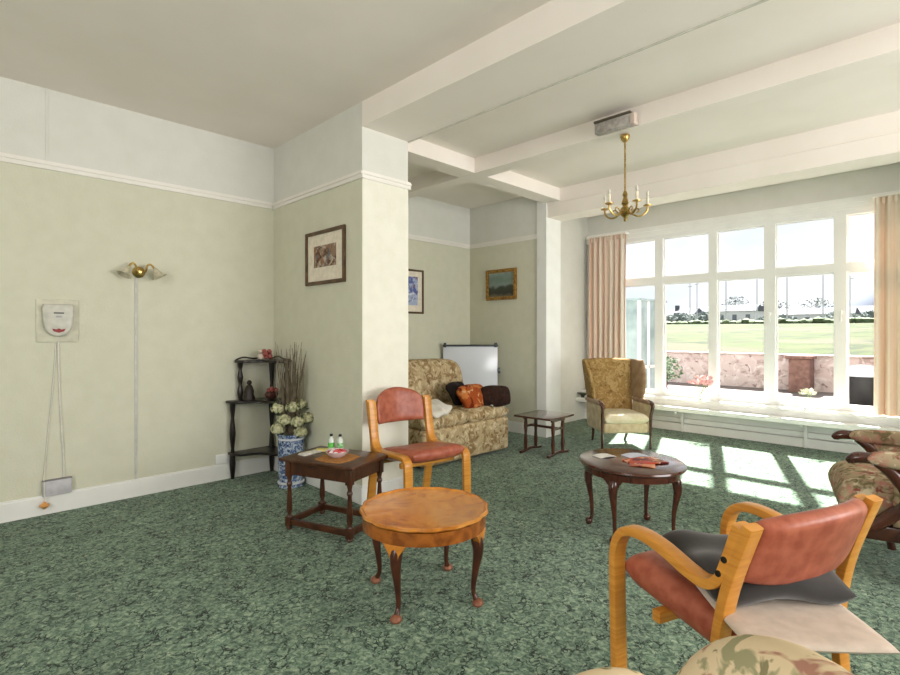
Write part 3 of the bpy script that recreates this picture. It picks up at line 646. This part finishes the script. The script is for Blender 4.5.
# ---------------------------------------------------------------- dark oak joined table
def local_leg_square(b, x, y, z0, z1, r):
    box(b, x-r, x+r, y-r, y+r, z1-.10, z1, .003); box(b, x-r, x+r, y-r, y+r, z0+.02, z0+.085, .003)
    lathe(b, [(.0, z0+.0), (r*.8, z0+.0), (r*1.0, z0+.012), (r*.8, z0+.022), (.0, z0+.022)], 14, (x, y))
    lathe(b, [(.0, z0+.085), (r*.9, z0+.085), (r*.6, z0+.10), (r*.95, z0+.13), (r*.8, z0+.2), (r*.6, z0+.28), (r*.95, z0+.30), (r*.6, z0+.32), (r*.9, z1-.10), (.0, z1-.10)], 16, (x, y))
t = thing('joined_oak_table', 'small dark oak rectangular table with turned legs and low stretchers by the pier', 'table', (1.92, 3.01, 0), -71)
L_, D_ = .245, .165
b = NB(); box(b, -.30, .30, -.21, .21, .452, .474, .006); obj('tabletop', b, darkoak, t)
for sx in (-1, 1):
    for sy in (-1, 1): b = NB(); local_leg_square(b, sx*L_, sy*D_, 0, .452, .021); obj('leg', b, darkoak, t)
for sy in (-1, 1): b = NB(); box(b, -L_+.021, L_-.021, sy*D_-.011, sy*D_+.011, .365, .452); obj('apron', b, darkoak, t, smooth=False)
for sx in (-1, 1): b = NB(); box(b, sx*L_-.011, sx*L_+.011, -D_+.021, D_-.021, .365, .452); obj('apron', b, darkoak, t, smooth=False)
for sy in (-1, 1): b = NB(); box(b, -L_+.021, L_-.021, sy*D_-.014, sy*D_+.014, .032, .07, .003); obj('stretcher', b, darkoak, t)
for sx in (-1, 1): b = NB(); box(b, sx*L_-.014, sx*L_+.014, -D_+.021, D_-.021, .032, .07, .003); obj('stretcher', b, darkoak, t)
def onoak(lx, ly, z=.474):
    a = R(-71); return (1.92+lx*math.cos(a)-ly*math.sin(a), 3.01+lx*math.sin(a)+ly*math.cos(a), z)
b = NB(); pts = [(.145*math.cos(k*2*math.pi/8+.3)*(1 if k % 2 else .86), .145*math.sin(k*2*math.pi/8+.3)*(1 if k % 2 else .86)) for k in range(8)]; prism(b, pts, 0, .005, 0)
tag(obj('wicker_mat', b, mat('straw', (176, 124, 68), (150, 100, 50), scale=40, rough=.8), loc=onoak(.06, -.05)), 'tan woven table mat on the dark oak table', 'table mat')
t = thing('fruit_bowl', 'small glass bowl of red and white wrapped sweets on the tan mat', 'bowl', onoak(.05, -.04, .479))
b = NB(); lathe(b, [(.0, .0), (.035, .0), (.045, .005), (.072, .03), (.078, .042), (.074, .042), (.06, .02), (.04, .01), (.0, .008)], 24); obj('dish', b, mat('pale_glass', (214, 190, 190), rough=.1, spec=.6), t)
sweets = [mat('red_foil', (190, 40, 50), rough=.25, metal=.2), mat('white_wrapper', (232, 226, 226), rough=.4), mat('pink_wrapper', (214, 90, 100), rough=.35)]
for k in range(14):
    a = k*2.4; r = .012*math.sqrt(k)*1.2; b = NB(); ico(b, (0, 0, 0), .016, 2, (1.25, .9, .8))
    px = onoak(.05+r*math.cos(a), -.04+r*math.sin(a), .479+.028+.012*(1-k/14))
    tag(obj('wrapped_sweet', b, sweets[k % 3], loc=px), ['red foil wrapped sweet heaped in the glass bowl on the oak table', 'white wrapped sweet heaped in the glass bowl on the oak table', 'pink wrapped sweet heaped in the glass bowl on the oak table'][k % 3], 'sweet', ['red sweets in the glass bowl', 'white sweets in the glass bowl', 'pink sweets in the glass bowl'][k % 3])
clearp = mat('clear_bottle', (206, 216, 206), rough=.08, spec=.6); greenl = mat('green_label', (60, 160, 60), (110, 190, 90), scale=40, rough=.4); capm = mat('dark_cap', (40, 40, 44), rough=.4)
for i, (lx, ly) in enumerate(((-.12, .11), (-.055, .125))):
    t = thing('water_bottle', ['left water bottle with a green label on the dark oak table', 'right water bottle with a pale label on the dark oak table'][i], 'bottle', onoak(lx, ly), 0, 'water bottles on the oak table')
    b = NB(); lathe(b, [(.0, 0), (.024, 0), (.026, .005), (.026, .085), (.02, .105), (.01, .118), (.01, .128), (.0, .128)], 18); obj('body', b, clearp, t); t.scale = (.85, .85, .82)
    b = NB(); lathe(b, [(.0265, .03), (.0268, .031), (.0268, .07), (.0265, .071)], 18); obj('paper_label', b, greenl if i == 0 else mat('pale_green_label', (170, 214, 160), (90, 160, 90), scale=50, rough=.4), t)
    b = NB(); lathe(b, [(.0, .124), (.0125, .124), (.0125, .142), (.0, .142)], 14); obj('cap', b, capm, t)
b = NB(); box(b, -.10, .10, -.035, .035, 0, .006, .002); box(b, -.095, .09, -.03, .03, .006, .012, .002)
o = obj('folded_newspaper', b, mat('newsprint', (226, 222, 208), (190, 190, 186), scale=60, rough=.8), loc=onoak(-.19, .0)); o.rotation_euler = (0, 0, R(10)); tag(o, 'white folded paper at the left end of the dark oak table', 'paper')
b = NB(); box(b, -.085, .085, -.03, .03, 0, .016, .005); o = obj('yellow_leaflet', b, mat('yellow_card', (222, 206, 128), rough=.6), loc=onoak(-.13, .09)); o.rotation_euler = (0, 0, R(-40)); tag(o, 'pale yellow packet behind the white paper on the oak table', 'packet')

# ---------------------------------------------------------------- cabriole leg tables
def cabriole(b, cx, cy, a, h, sc_=1.0, out=.0, foot='pad'):
    """leg: knee bulges out along angle a; top at (cx,cy)"""
    ca, sa = math.cos(a), math.sin(a)
    prof = [(.0, h, .026), (.018, h-.05, .030), (.024, h-.10, .026), (.014, h-.17, .019), (.002, h-.25, .0135), (.0, .06, .0115), (.012, .03, .014), (.02, .012, .020), (.018, .0, .018)]
    tube(b, [(cx+ca*(o_+out)*sc_, cy+sa*(o_+out)*sc_, z) for o_, z, r in prof], [r*sc_ for o_, z, r in prof], 12, smooth=4)
def earpiece(b, cx, cy, a, h, w):
    # triangular knee block
    pts = [(-w, 0), (w, 0), (w*.35, -.045), (.018, -.09), (-.018, -.09), (-w*.35, -.045)]
    M = Matrix.Translation((cx, cy, h)) @ Matrix.Rotation(a+math.pi/2, 4, 'Z') @ RX(90)
    bm2 = NB(); prism(bm2, pts[::-1], -.012, .016, .004); bmesh.ops.transform(bm2, matrix=M, verts=bm2.verts[:]); me = bpy.data.meshes.new('t'); bm2.to_mesh(me); bm2.free(); b.from_mesh(me); bpy.data.meshes.remove(me)
t = thing('pie_crust_table', 'round honey walnut coffee table with scalloped pie-crust edge and cabriole legs', 'table', (1.745, 1.925, 0), 0)
wob = lambda a: 1+.026*abs(math.sin(a*8+.4))-.016
b = NB(); lathe(b, [(.0, .412), (.295, .412), (.312, .418), (.318, .426), (.316, .436), (.306, .438), (.298, .430), (.29, .428), (.0, .428)], 144, wob=wob); obj('tabletop', b, burr, t)
b = NB(); lathe(b, [(.302, .35), (.306, .352), (.304, .412), (.28, .412), (.28, .35)], 72); f = b; obj('apron', b, burr_side, t)
for k in range(4):
    a = R(201+90*k)
    b = NB(); cabriole(b, .262*math.cos(a), .262*math.sin(a), a, .36, 1.0); lg = obj('leg', b, mat('reddish_walnut', (84, 46, 30), (58, 30, 20), scale=8, rough=.3, coat=.4), t)
    b = NB(); earpiece(b, .288*math.cos(a), .288*math.sin(a), a, .352, .062); obj('knee_block', b, burr, lg)
    b = NB(); lathe(b, [(.0, .0), (.022, .0), (.027, .01), (.024, .022), (.012, .032), (.0, .034)], 16, (.284*math.cos(a), .284*math.sin(a))); obj('pad_foot', b, mat('worn_walnut', (150, 98, 72), (118, 70, 48), scale=20, rough=.35), lg)

OX, OY = 3.24, 1.566
t = thing('oval_coffee_table', 'oval dark mahogany coffee table with carved cabriole legs beside the sun patch', 'table', (OX, OY, 0), -36)
b = NB(); lathe(b, [(.0, .44), (.95, .44), (.985, .445), (1.0, .453), (.99, .463), (.97, .467), (.0, .467)], 72, sx=.325, sy=.355); obj('tabletop', b, mahog, t)
b = NB(); lathe(b, [(.90, .40), (.92, .40), (.925, .44), (.85, .44), (.85, .40)], 72, sx=.325, sy=.355); obj('apron', b, mahog, t)
for sx, sy in ((1, 1), (1, -1), (-1, 1), (-1, -1)):
    x, y = sx*.19, sy*.158; a = math.atan2(y, x)
    b = NB(); cabriole(b, x, y, a, .41, 1.0, out=.01); lg = obj('leg', b, mahog, t)
    b = NB(); earpiece(b, x+.02*math.cos(a), y+.02*math.sin(a), a, .405, .075); obj('knee_block', b, mahog, lg)
    b = NB(); ico(b, (x+.03*math.cos(a), y+.03*math.sin(a), .024), .025, 2, (1, 1, .95)); obj('ball_foot', b, mahog, lg)
def onoval(lx, ly, z=.467):
    a = R(-36); return (OX+lx*math.cos(a)-ly*math.sin(a), OY+lx*math.sin(a)+ly*math.cos(a), z)
def booklet(name, label, loc, rz, w, h, th, m, cat):
    b = NB(); n = 8; g = []
    for i in range(n+1):
        u = i/n; z = .006*math.sin(math.pi*u); g.append([b.verts.new((-w/2+w*u, y, z)) for y in (-h/2, h/2)])
    for i in range(n): b.faces.new((g[i][0], g[i+1][0], g[i+1][1], g[i][1]))
    b.normal_update(); bmesh.ops.solidify(b, geom=b.faces[:], thickness=-th); o = obj(name, b, m, loc=loc); o.rotation_euler = (0, 0, R(rz)); return tag(o, label, cat)
magm = floral('red_magazine_cover', (178, 66, 44), [((214, 150, 90), 16, .55, .6, 0), ((96, 30, 26), 12, .56, .62, 0), ((222, 200, 170), 22, .62, .66, 0)], rough=.4)
booklet('magazine', 'red and orange magazine lying open on the oval table', onoval(.06, -.07, .468), -28, .24, .15, .008, magm, 'magazine')
booklet('folded_magazine', 'folded red magazine lying under the open one', onoval(.0, -.14, .468), -66, .15, .11, .005, mat('dark_red_cover', (150, 52, 42), (206, 140, 90), scale=20, rough=.4), 'magazine')
booklet('white_leaflet', 'white leaflet at the back left of the oval table', onoval(-.13, .12, .468), -20, .13, .09, .003, mat('white_paper', (226, 222, 216), rough=.7), 'leaflet')
booklet('blue_leaflet', 'pale blue-white leaflet at the far side of the oval table', onoval(.08, .10, .468), -24, .15, .1, .003, mat('bluish_paper', (206, 210, 224), rough=.4), 'leaflet')

# trestle side table
t = thing('trestle_side_table', 'small square mahogany side table with trestle feet beside the sofa', 'table', (4.70, 3.26, 0), 3)
b = NB(); prism(b, [(-.245, -.225), (-.12, -.235), (.12, -.235), (.245, -.225), (.25, 0), (.245, .225), (-.245, .225), (-.25, 0)], .395, .415, .004); obj('tabletop', b, mahog, t)
for sy in (-1, 1):
    y = sy*.17
    b = NB(); tube(b, [(-.20, y, .012), (-.12, y, .02), (0, y, .034), (.12, y, .02), (.20, y, .012)], 0, smooth=3, flat=(.03, .026), side=(0, 1, 0)); ft = obj('foot', b, mahog, t)
    for x in (-.1, .1): b = NB(); lathe(b, [(.0, .02), (.017, .02), (.017, .06), (.021, .12), (.015, .2), (.021, .28), (.017, .35), (.017, .396), (.0, .396)], 12, (x, y)); obj('leg', b, mahog, ft)
    b = NB(); box(b, -.13, .13, y-.012, y+.012, .36, .396, .002); obj('bearer', b, mahog, t)
b = NB(); box(b, -.012, .012, -.17, .17, .27, .295, .002); box(b, -.1, .1, -.182, -.158, .27, .293, .002); box(b, -.1, .1, .158, .182, .27, .293, .002); obj('stretcher', b, mahog, t)

# ---------------------------------------------------------------- bentwood chairs
def back_fn(xb, zb, zt, wid, arch, dip, curve, lean):
    def fn(u, v):
        y = wid*u*(1-.06*v*v); z0 = zb-dip*(1-u*u); z1 = zt+arch*(1-u*u)**.6; z = z0+(z1-z0)*(v+1)/2
        x = xb-curve*(1-u*u)-lean*(z-zb); n = Vector((1, -2*curve*u/wid*-1*-1, .0)); n = Vector((1, 0, lean)).normalized(); return (x, y, z), n
    return fn
vinyl_seat = vinyl
def bent_chair(label, loc, rz, arms):
    t = thing('bentwood_armchair' if arms else 'bentwood_chair', label, 'chair', loc, rz)
    hw = .252 if arms else .242
    for s in (-1, 1):
        y = s*hw; b = NB()
        if arms:
            path = [(.235, y, 0), (.242, y, .25), (.25, y, .54), (.245, y, .64), (.21, y, .695), (.15, y, .71), (.07, y, .70), (-.02, y, .672), (-.075, y, .665), (-.115, y, .69), (-.14, y, .75), (-.17, y, .84)]
        else:
            path = [(.255, y, 0), (.25, y, .2), (.245, y, .40), (.23, y, .455), (.18, y, .475), (.05, y, .47), (-.11, y, .462), (-.175, y, .49), (-.205, y, .56), (-.225, y, .68), (-.245, y, .80)]
        tube(b, path, 0, smooth=6, flat=(.048 if arms else .062, .028), side=(0, 1, 0)); fr = obj('side_frame', b, birch, t)
        if arms:
            for z_, x_ in ((.71, -.122), (.75, -.138)):
                q = NB(); lathe(q, [(.0, 0), (.008, 0), (.008, .003), (.0, .003)], 12); bmesh.ops.transform(q, matrix=Matrix.Translation((x_, y+s*.024, z_)) @ RX(-90*s), verts=q.verts[:]); obj('bolt', q, ebony, fr)
        b = NB(); yy = y-s*.0
        rl = [(-.16, yy, 0), (-.13, yy, .2), (-.108, yy, .40), (-.108, yy, .52), (-.136, yy, .67), (-.196, yy, .845)] if arms else [(-.27, yy, 0), (-.235, yy, .2), (-.20, yy, .40), (-.205, yy, .52), (-.235, yy, .66), (-.27, yy, .81)]
        tube(b, rl, 0, smooth=6, flat=(.048 if arms else .062, .026), side=(0, 1, 0)); obj('rear_leg', b, birch, t)
    xr, lift = (-.19, 0) if not arms else (-.125, .075)
    b = NB(); box(b, xr, xr+.025, -hw+.02, hw-.02, .36+lift, .40+lift, .004); obj('cross_rail', b, birch, t)
    b = NB(); box(b, .10, .13, -hw+.02, hw-.02, .385+lift, .42+lift, .004); obj('cross_rail', b, birch, t)
    def sf(u, v):
        x = .06+.195*u if arms else .03+.235*u; y = (.225 if arms else .214)*v; return (x, y, (.54 if arms else .458)+.03*u+.008*(1-v*v)*-1), (0, 0, 1)
    b = NB(); pad(b, sf, .108 if arms else .095, p=10); obj('seat', b, vinyl, t)
    bf = back_fn(-.122, .685, .835, .236, .03, .02, .05, .36) if arms else back_fn(-.225, .632, .80, .206, .085, .004, .055, .16)
    b = NB(); pad(b, bf, .05, p=10, nu=24); obj('backrest', b, vinyl, t)
    return t
bent_chair('rust vinyl bentwood side chair beside the dark oak table', (2.465, 2.785, 0), -98, False)
CX, CY, CA = 1.905, .39, 70
CX, CY = (1.50+.855)/2**.5, (1.50-.855)/2**.5
bent_chair('rust vinyl bentwood armchair seen from behind in the right foreground', (CX, CY, 0), CA, True)
def onchair(lx, ly, z):
    a = R(CA); return (CX+lx*math.cos(a)-ly*math.sin(a), CY+lx*math.sin(a)+ly*math.cos(a), z)
greyf = mat('charcoal_velvet', (44, 40, 38), (32, 30, 29), scale=14, rough=.8, sheen=.3)
def camx(sv, dv, z): return ((dv+sv)/2**.5, (dv-sv)/2**.5, z)
b = NB(); cushion(b, 0, 0, 0, .16, .18, .085, M=RY(-2).to_3x3().to_4x4(), p=6, seed=.1); o = obj('grey_cushion', b, greyf, loc=camx(.83, 1.45, .655)); o.rotation_euler = (0, 0, R(47)); tag(o, 'dark grey cushion lying on the seat of the foreground armchair', 'cushion')
b = NB(); cushion(b, 0, 0, 0, .175, .165, .022, p=14, round_=.03); o = obj('seat_pad', b, mat('beige_felt', (206, 192, 178), (194, 180, 166), scale=30, rough=.95), loc=camx(.835, 1.315, .601)); o.rotation_euler = (0, 0, R(41)); tag(o, 'flat beige pad sticking out behind the seat of the foreground armchair', 'pad')

# ---------------------------------------------------------------- wing chair by the window
gold = floral('gold_damask', (152, 122, 74), [((174, 146, 98), 14, .48, .6, 1.5), ((122, 94, 54), 20, .58, .66, 1)])
creamf = mat('cream_velvet', (208, 192, 158), (184, 164, 126), scale=12, rough=.85, sheen=.2)
pinkv = mat('fawn_velvet', (168, 140, 108), (146, 118, 88), scale=12, rough=.85, sheen=.2)
t = thing('wing_chair', 'gold buttoned wing chair with cream seat cushion in front of the left curtain', 'armchair', ((6.02+1.94)/2**.5, (6.02-1.94)/2**.5, 0), -131)
for s in (-1, 1):
    b = NB(); tube(b, [(.25, s*.275, 0), (.255, s*.275, .2), (.26, s*.275, .36), (.285, s*.28, .44), (.29, s*.285, .48), (.25, s*.288, .51), (.18, s*.288, .52)], [.013, .015, .018, .018, .02, .024, .022], 10, smooth=4); obj('front_leg', b, mahog, t, label='dark mahogany front leg rising into the arm')
    b = NB(); tube(b, [(-.28, s*.2, 0), (-.22, s*.21, .12), (-.2, s*.22, .24)], [.013, .016, .018], 10, smooth=3); obj('rear_leg', b, mahog, t)
    b = NB(); pad(b, lambda u, v, s=s: ((.02+.235*u, s*(.275+.008*v), .345+.155*v), (0, 1, 0)), .06, p=10); obj('arm_panel', b, creamf, t)
    b = NB(); pad(b, lambda u, v, s=s: ((.02+.235*u, s*.285+.032*v, .512), (0, 0, 1)), .05, p=6); obj('arm_pad', b, pinkv, t)
    # wing
    def wf(u, v, s=s):
        z = .53+.45*(v+1)/2; w = .07+.09*math.sin(math.pi*min(1, (v+1)/2*.62+.25)); xx = -.235-.16*(z-.45); x = xx+w*(u+1); y = s*(.265+.035*(v+1)/2+.025*(u+1)*(.4+.6*(v+1)/2)); return (x, y, z), (0, s, 0)
    b = NB(); pad(b, wf, .055, p=8); obj('wing', b, gold if s < 0 else pinkv, t)
b = NB(); pad(b, lambda u, v: ((-.215-.16*(v+1)*.32-.0*(1-u*u), .265*u*(1+.09*(v+1)/2), .30+.68*(v+1)/2+.012*math.cos(u*math.pi*.5)), Vector((1, 0, .16)).normalized()), .14, p=8, nu=24, nv=24); bk = obj('backrest', b, gold, t)
b = NB()
for i in range(4):
    for j in range(5):
        u = -.6+1.2*i/3+(.2 if j % 2 else 0)*.7; v = -.35+j*.3; x = -.215-.16*(v+1)*.32+.066; ico(b, (x, .265*u*(1+.06*(v+1)), .36+.31*(v+1)), .011, 1)
obj('buttons', b, gold, bk)
b = NB(); box(b, -.23, .255, -.25, .25, .18, .29, .02, 3); obj('seat_frame', b, creamf, t)
b = NB(); pad(b, lambda u, v: ((.03+.25*u, .25*v, .335), (0, 0, 1)), .13, p=8); obj('seat_cushion', b, mat('pale_cream_velvet', (228, 218, 192), (212, 198, 164), scale=12, rough=.85), t)

# ---------------------------------------------------------------- sofa in the alcove
sofam = floral('brown_leaf_weave', (184, 164, 128), [((146, 120, 84), 11, .46, .6, 1), ((208, 192, 158), 15, .52, .64, 1), ((124, 98, 68), 19, .58, .67, 1)])
t = thing('sofa', 'beige and brown leaf patterned sofa in the alcove behind the pier', 'sofa', (3.9, 4.03, 0), -90)
# local x forward (towards -Y world), y = world X
b = NB(); box(b, -.40, .42, -.64, .64, .02, .37, .035, 4); obj('base', b, sofam, t)
for s in (-1, 1): b = NB(); pad(b, lambda u, v, s=s: ((.06+.36*u, s*.32+.315*v, .43), (0, 0, 1)), .17, p=9, nu=24, nv=24); obj('seat_cushion', b, sofam, t)
b = NB(); pad(b, lambda u, v: ((-.27-.09*(v+1)/2, .63*u*(1-.12*max(0, v)**3), .40+.60*(v+1)/2-.05*abs(u)**4*max(0, v)), Vector((1, 0, .15)).normalized()), .26, p=6, nu=36, nv=24); obj('back_cushion', b, sofam, t)
b = NB(); box(b, -.42, -.28, -.62, .62, .3, .86, .05, 4); obj('back_frame', b, sofam, t)
rust = floral('rust_patchwork', (158, 76, 36), [((196, 120, 66), 9, .5, .56, 1), ((110, 40, 24), 7, .56, .62, 1), ((206, 168, 120), 14, .62, .66, 1)])
fur = mat('brown_fur', (58, 34, 26), (34, 20, 16), scale=30, rough=.95, bump=.9, bscale=120)
def pillow(name, label, loc, rot, a, b_, T, m, seed=.7, p=3):
    b = NB(); cushion(b, 0, 0, 0, a, b_, T, p=p, seed=seed, round_=.16); o = obj(name, b, m, loc=loc); o.rotation_euler = tuple(R(v) for v in rot); return tag(o, label, 'cushion')
pillow('rust_cushion', 'rust orange patterned cushion lying on the right seat of the sofa', (4.16, 3.80, .605), (55, 0, 8), .23, .15, .15, rust)
pillow('dark_fur_cushion', 'dark brown furry cushion at the right end of the sofa', (4.36, 3.66, .61), (60, 0, -35), .17, .12, .17, fur, p=2)
pillow('black_cushion', 'black cushion tucked behind the left side of the rust cushion', (4.13, 4.0, .63), (60, 0, 18), .2, .14, .09, mat('black_cloth', (34, 26, 24), rough=.9), seed=.2)
clothw = mat('white_cotton', (228, 222, 212), rough=.9)
def cloth(label, loc, rz, w, h, seed):
    rnd = random.Random(seed); b = NB(); n = 12; g = []
    for i in range(n+1): g.append([b.verts.new((-w/2+w*i/n, -h/2+h*j/n, .018+.012*math.sin(i*.9+seed)*math.cos(j*.8)+.01*rnd.random())) for j in range(n+1)])
    for i in range(n):
        for j in range(n): b.faces.new((g[i][j], g[i+1][j], g[i+1][j+1], g[i][j+1]))
    b.normal_update(); bmesh.ops.solidify(b, geom=b.faces[:], thickness=.012); o = obj('white_cloth', b, clothw, loc=loc); o.rotation_euler = (R(0), 0, R(rz)); return tag(o, label, 'cloth')
cloth('crumpled white cloth at the right front of the sofa seat', (4.36, 3.57+.12, .505), 10, .22, .10, 3)
pillow('white_pillow', 'white pillow at the left end of the sofa beside the rust chair', (3.50, 3.70, .555), (16, -8, 20), .19, .13, .08, clothw)

# ---------------------------------------------------------------- whiteboard easel
t = thing('whiteboard_easel', 'white flipchart board on an easel in the corner behind the sofa', 'whiteboard', (5.06, 4.68, 0), 45)
# local y = left; board faces -x local (towards camera) ; width along y
b = NB(); box(b, -.012, .012, -.36, .36, .34, 1.12, .004); obj('board', b, mat('whiteboard_face', (226, 230, 238), (220, 224, 234), scale=2, rough=.15, spec=.6), t)
b = NB(); box(b, -.028, -.006, -.365, .365, 1.115, 1.14, .004)
for s in (-1, 1): box(b, -.04, .01, s*.335-.018, s*.335+.018, 1.105, 1.165, .005)
obj('clamp_bar', b, mat('dark_grey_metal', (70, 74, 78), rough=.4), t, label='dark grey paper clamp bar')
for s in (-1, 1): b = NB(); tube(b, [(.0, s*.3, .0), (.02, s*.27, 1.10)], .012, 8); obj('leg', b, mat('grey_tube', (130, 134, 138), rough=.4, metal=.5), t)
b = NB(); tube(b, [(.16, 0, 0), (.02, 0, 1.0)], .012, 8); obj('leg', b, _M['grey_tube'], t)
b = NB(); lathe(b, [(.0, -.02), (.035, -.015), (.04, 0), (.035, .015), (.0, .02)], 14); bmesh.ops.transform(b, matrix=Matrix.Translation((0, -.38, .80)) @ RX(90), verts=b.verts[:]); obj('side_knob', b, _M['grey_tube'], t)

# ---------------------------------------------------------------- floral armchairs
rosef = floral('rose_tapestry', (168, 150, 122), [((176, 122, 108), 13, .5, .62, .5), ((118, 108, 78), 17, .52, .62, .8), ((132, 72, 64), 20, .6, .68, .5), ((198, 184, 156), 22, .58, .66, .5)])
creamfl = floral('cream_rose_fabric', (204, 184, 150), [((146, 142, 108), 20, .55, .6, .6), ((160, 118, 100), 17, .58, .64, .6), ((128, 122, 90), 28, .62, .67, .5)])
t = thing('show_wood_armchair', 'rose tapestry armchair with carved mahogany scroll arms at the right edge', 'armchair', (3.843, .171, 0), 103.5)
for s in (-1, 1):
    b = NB(); tube(b, [(.38, s*.355, .622), (.365, s*.355, .634), (.33, s*.355, .650), (.24, s*.355, .648), (.12, s*.355, .63), (-.1, s*.35, .62), (-.28, s*.30, .66)], [.012, .024, .030, .028, .024, .022, .02], 12, smooth=5); ar = obj('arm', b, mahog, t, label='polished mahogany scroll arm')
    b = NB(); tube(b, [(.26, s*.355, .635), (.20, s*.352, .59), (.14, s*.347, .51), (.14, s*.343, .43), (.20, s*.335, .36), (.28, s*.335, .29)], [.024, .032, .038, .038, .036, .03], 12, smooth=5); obj('arm_support', b, mahog, ar)
    b = NB(); pad(b, lambda u, v, s=s: ((-.05+.24*u, s*.343, .46+.15*v), (0, 1, 0)), .05, p=10); obj('side_panel', b, rosef, t)
    b = NB(); pad(b, lambda u, v, s=s: ((.04+.26*u, s*.355+.042*v, .652), (0, 0, 1)), .085, p=5); obj('arm_pad', b, rosef, t)
    b = NB(); tube(b, [(.10, s*.27, 0), (.11, s*.27, .08), (.10, s*.27, .16), (.09, s*.27, .24)], [.022, .018, .024, .03], 10, smooth=3); obj('front_leg', b, mahog, t)
    b = NB(); tube(b, [(-.34, s*.26, 0), (-.28, s*.27, .15), (-.26, s*.27, .28)], [.02, .022, .026], 10, smooth=3); obj('rear_leg', b, mahog, t)
b = NB(); box(b, -.3, .32, -.32, .32, .22, .30, .01); obj('seat_rail', b, mahog, t, label='mahogany seat rail')
b = NB(); pad(b, lambda u, v: ((.07+.34*u, .31*v, .40), (0, 0, 1)), .25, p=8, nu=24, nv=24); obj('seat_cushion', b, rosef, t)
b = NB(); pad(b, lambda u, v: ((-.27-.10*(v+1)/2, .30*u, .32+.66*(v+1)/2+.04*(1-u*u)), Vector((1, 0, .2)).normalized()), .17, p=7, nu=24, nv=24); obj('backrest', b, rosef, t)

# cream floral armchair at the bottom edge (only its top edges show)
def cam_xy(s, d): return ((d+s)/2**.5, (d-s)/2**.5)
bx, by = cam_xy(.368, .555)
t = thing('cream_floral_armchair', 'cream rose patterned armchair at the bottom edge, only its back top and arm showing', 'armchair', (bx, by, 0), 145)
# local x = facing, back at x~0 running along y; far end is local -y
b = NB(); pad(b, lambda u, v: ((.0-.03*(v+1), .0+.285*u*(1-.48*v*v)**.5, .285+.645*(v*(1-.48*u*u)**.5+1)/2), Vector((1, 0, .1)).normalized()), .19, p=3.2, nu=28, nv=28); obj('backrest', b, creamfl, t)
for s in (-1, 1):
    b = NB(); pad(b, lambda u, v, s=s: ((.10+.17*u*(1-.3*v*v)**.5, s*.34, .38+.385*v*(1-.3*u*u)**.5-.05*(u+1)*max(0, v)), (0, 1, 0)), .16, p=3.5, nu=24, nv=28); obj('arm', b, creamfl, t)
b = NB(); box(b, -.05, .52, -.30, .30, .10, .34, .03, 3); obj('base', b, creamfl, t)
b = NB(); pad(b, lambda u, v: ((.32+.26*u, .25*v, .40), (0, 0, 1)), .14, p=8); obj('seat_cushion', b, creamfl, t)
for x in (.0, .48):
    for y in (-.26, .26): b = NB(); lathe(b, [(.0, 0), (.016, 0), (.022, .1), (.0, .1)], 12, (x, y)); obj('leg', b, mahog, t)

# ---------------------------------------------------------------- window sill things
def vase_flowers(name, label, loc, petal, vase_m, n, spread, h, seed, big):
    rnd = random.Random(seed); t = thing(name, label, 'flowers', loc)
    b = NB(); lathe(b, [(.0, 0), (.022, 0), (.026, .006), (.02, .03), (.024, .06), (.03, .085), (.027, .085), (.016, .03), (.0, .02)], 18); obj('vase', b, vase_m, t)
    g = NB(); pt = NB()
    for k in range(n):
        a = rnd.uniform(0, 6.283); r = spread*rnd.random()**.5; x, y, z = r*math.cos(a)*.5, r*math.sin(a), h*rnd.uniform(.6, 1)
        tube(g, [(0, 0, .05), (x*.4, y*.4, z*.6), (x, y, z)], .002, 5, smooth=3)
        for q in range(6):
            aa = q*math.pi/3+k; d = Vector((math.cos(aa)*.5, math.sin(aa), .5)).normalized(); s = d.orthogonal().normalized(); c = Vector((x, y, z))
            pt.faces.new([pt.verts.new(c), pt.verts.new(c+d*big*.5+s*big*.3), pt.verts.new(c+d*big), pt.verts.new(c+d*big*.5-s*big*.3)])
    obj('stems', g, mat('stem_green', (126, 150, 100), rough=.7), t); obj('petals', pt, petal, t, smooth=False)
    return t
vase_flowers('pink_flower_vase', 'pink lilies in a small glass vase on the window sill', (6.97, 2.44, .44), mat('pink_petals', (228, 176, 176), (240, 214, 210), scale=30, rough=.7), clearp, 14, .15, .28, 4, .075)
vase_flowers('white_flower_vase', 'white flowers in a narrow vase on the window sill near the right curtain', (6.97, 1.315, .44), mat('white_petals', (236, 234, 220), (220, 224, 196), scale=30, rough=.7), whitec, 8, .08, .22, 6, .055)
t = thing('boat_dish', 'dark green boat shaped dish on the window sill left of the wing chair', 'dish', (6.84, 3.86, .345)) 
b = NB(); lathe(b, [(.0, 0), (.04, 0), (.03, .02), (.07, .045), (.115, .065), (.11, .067), (.06, .05), (.0, .035)], 24, sx=.55, sy=.8); obj('bowl', b, mat('dark_green_glaze', (72, 78, 56), (48, 52, 38), scale=30, rough=.3), t)
t.location = (6.79, 4.03, .345)
t = None
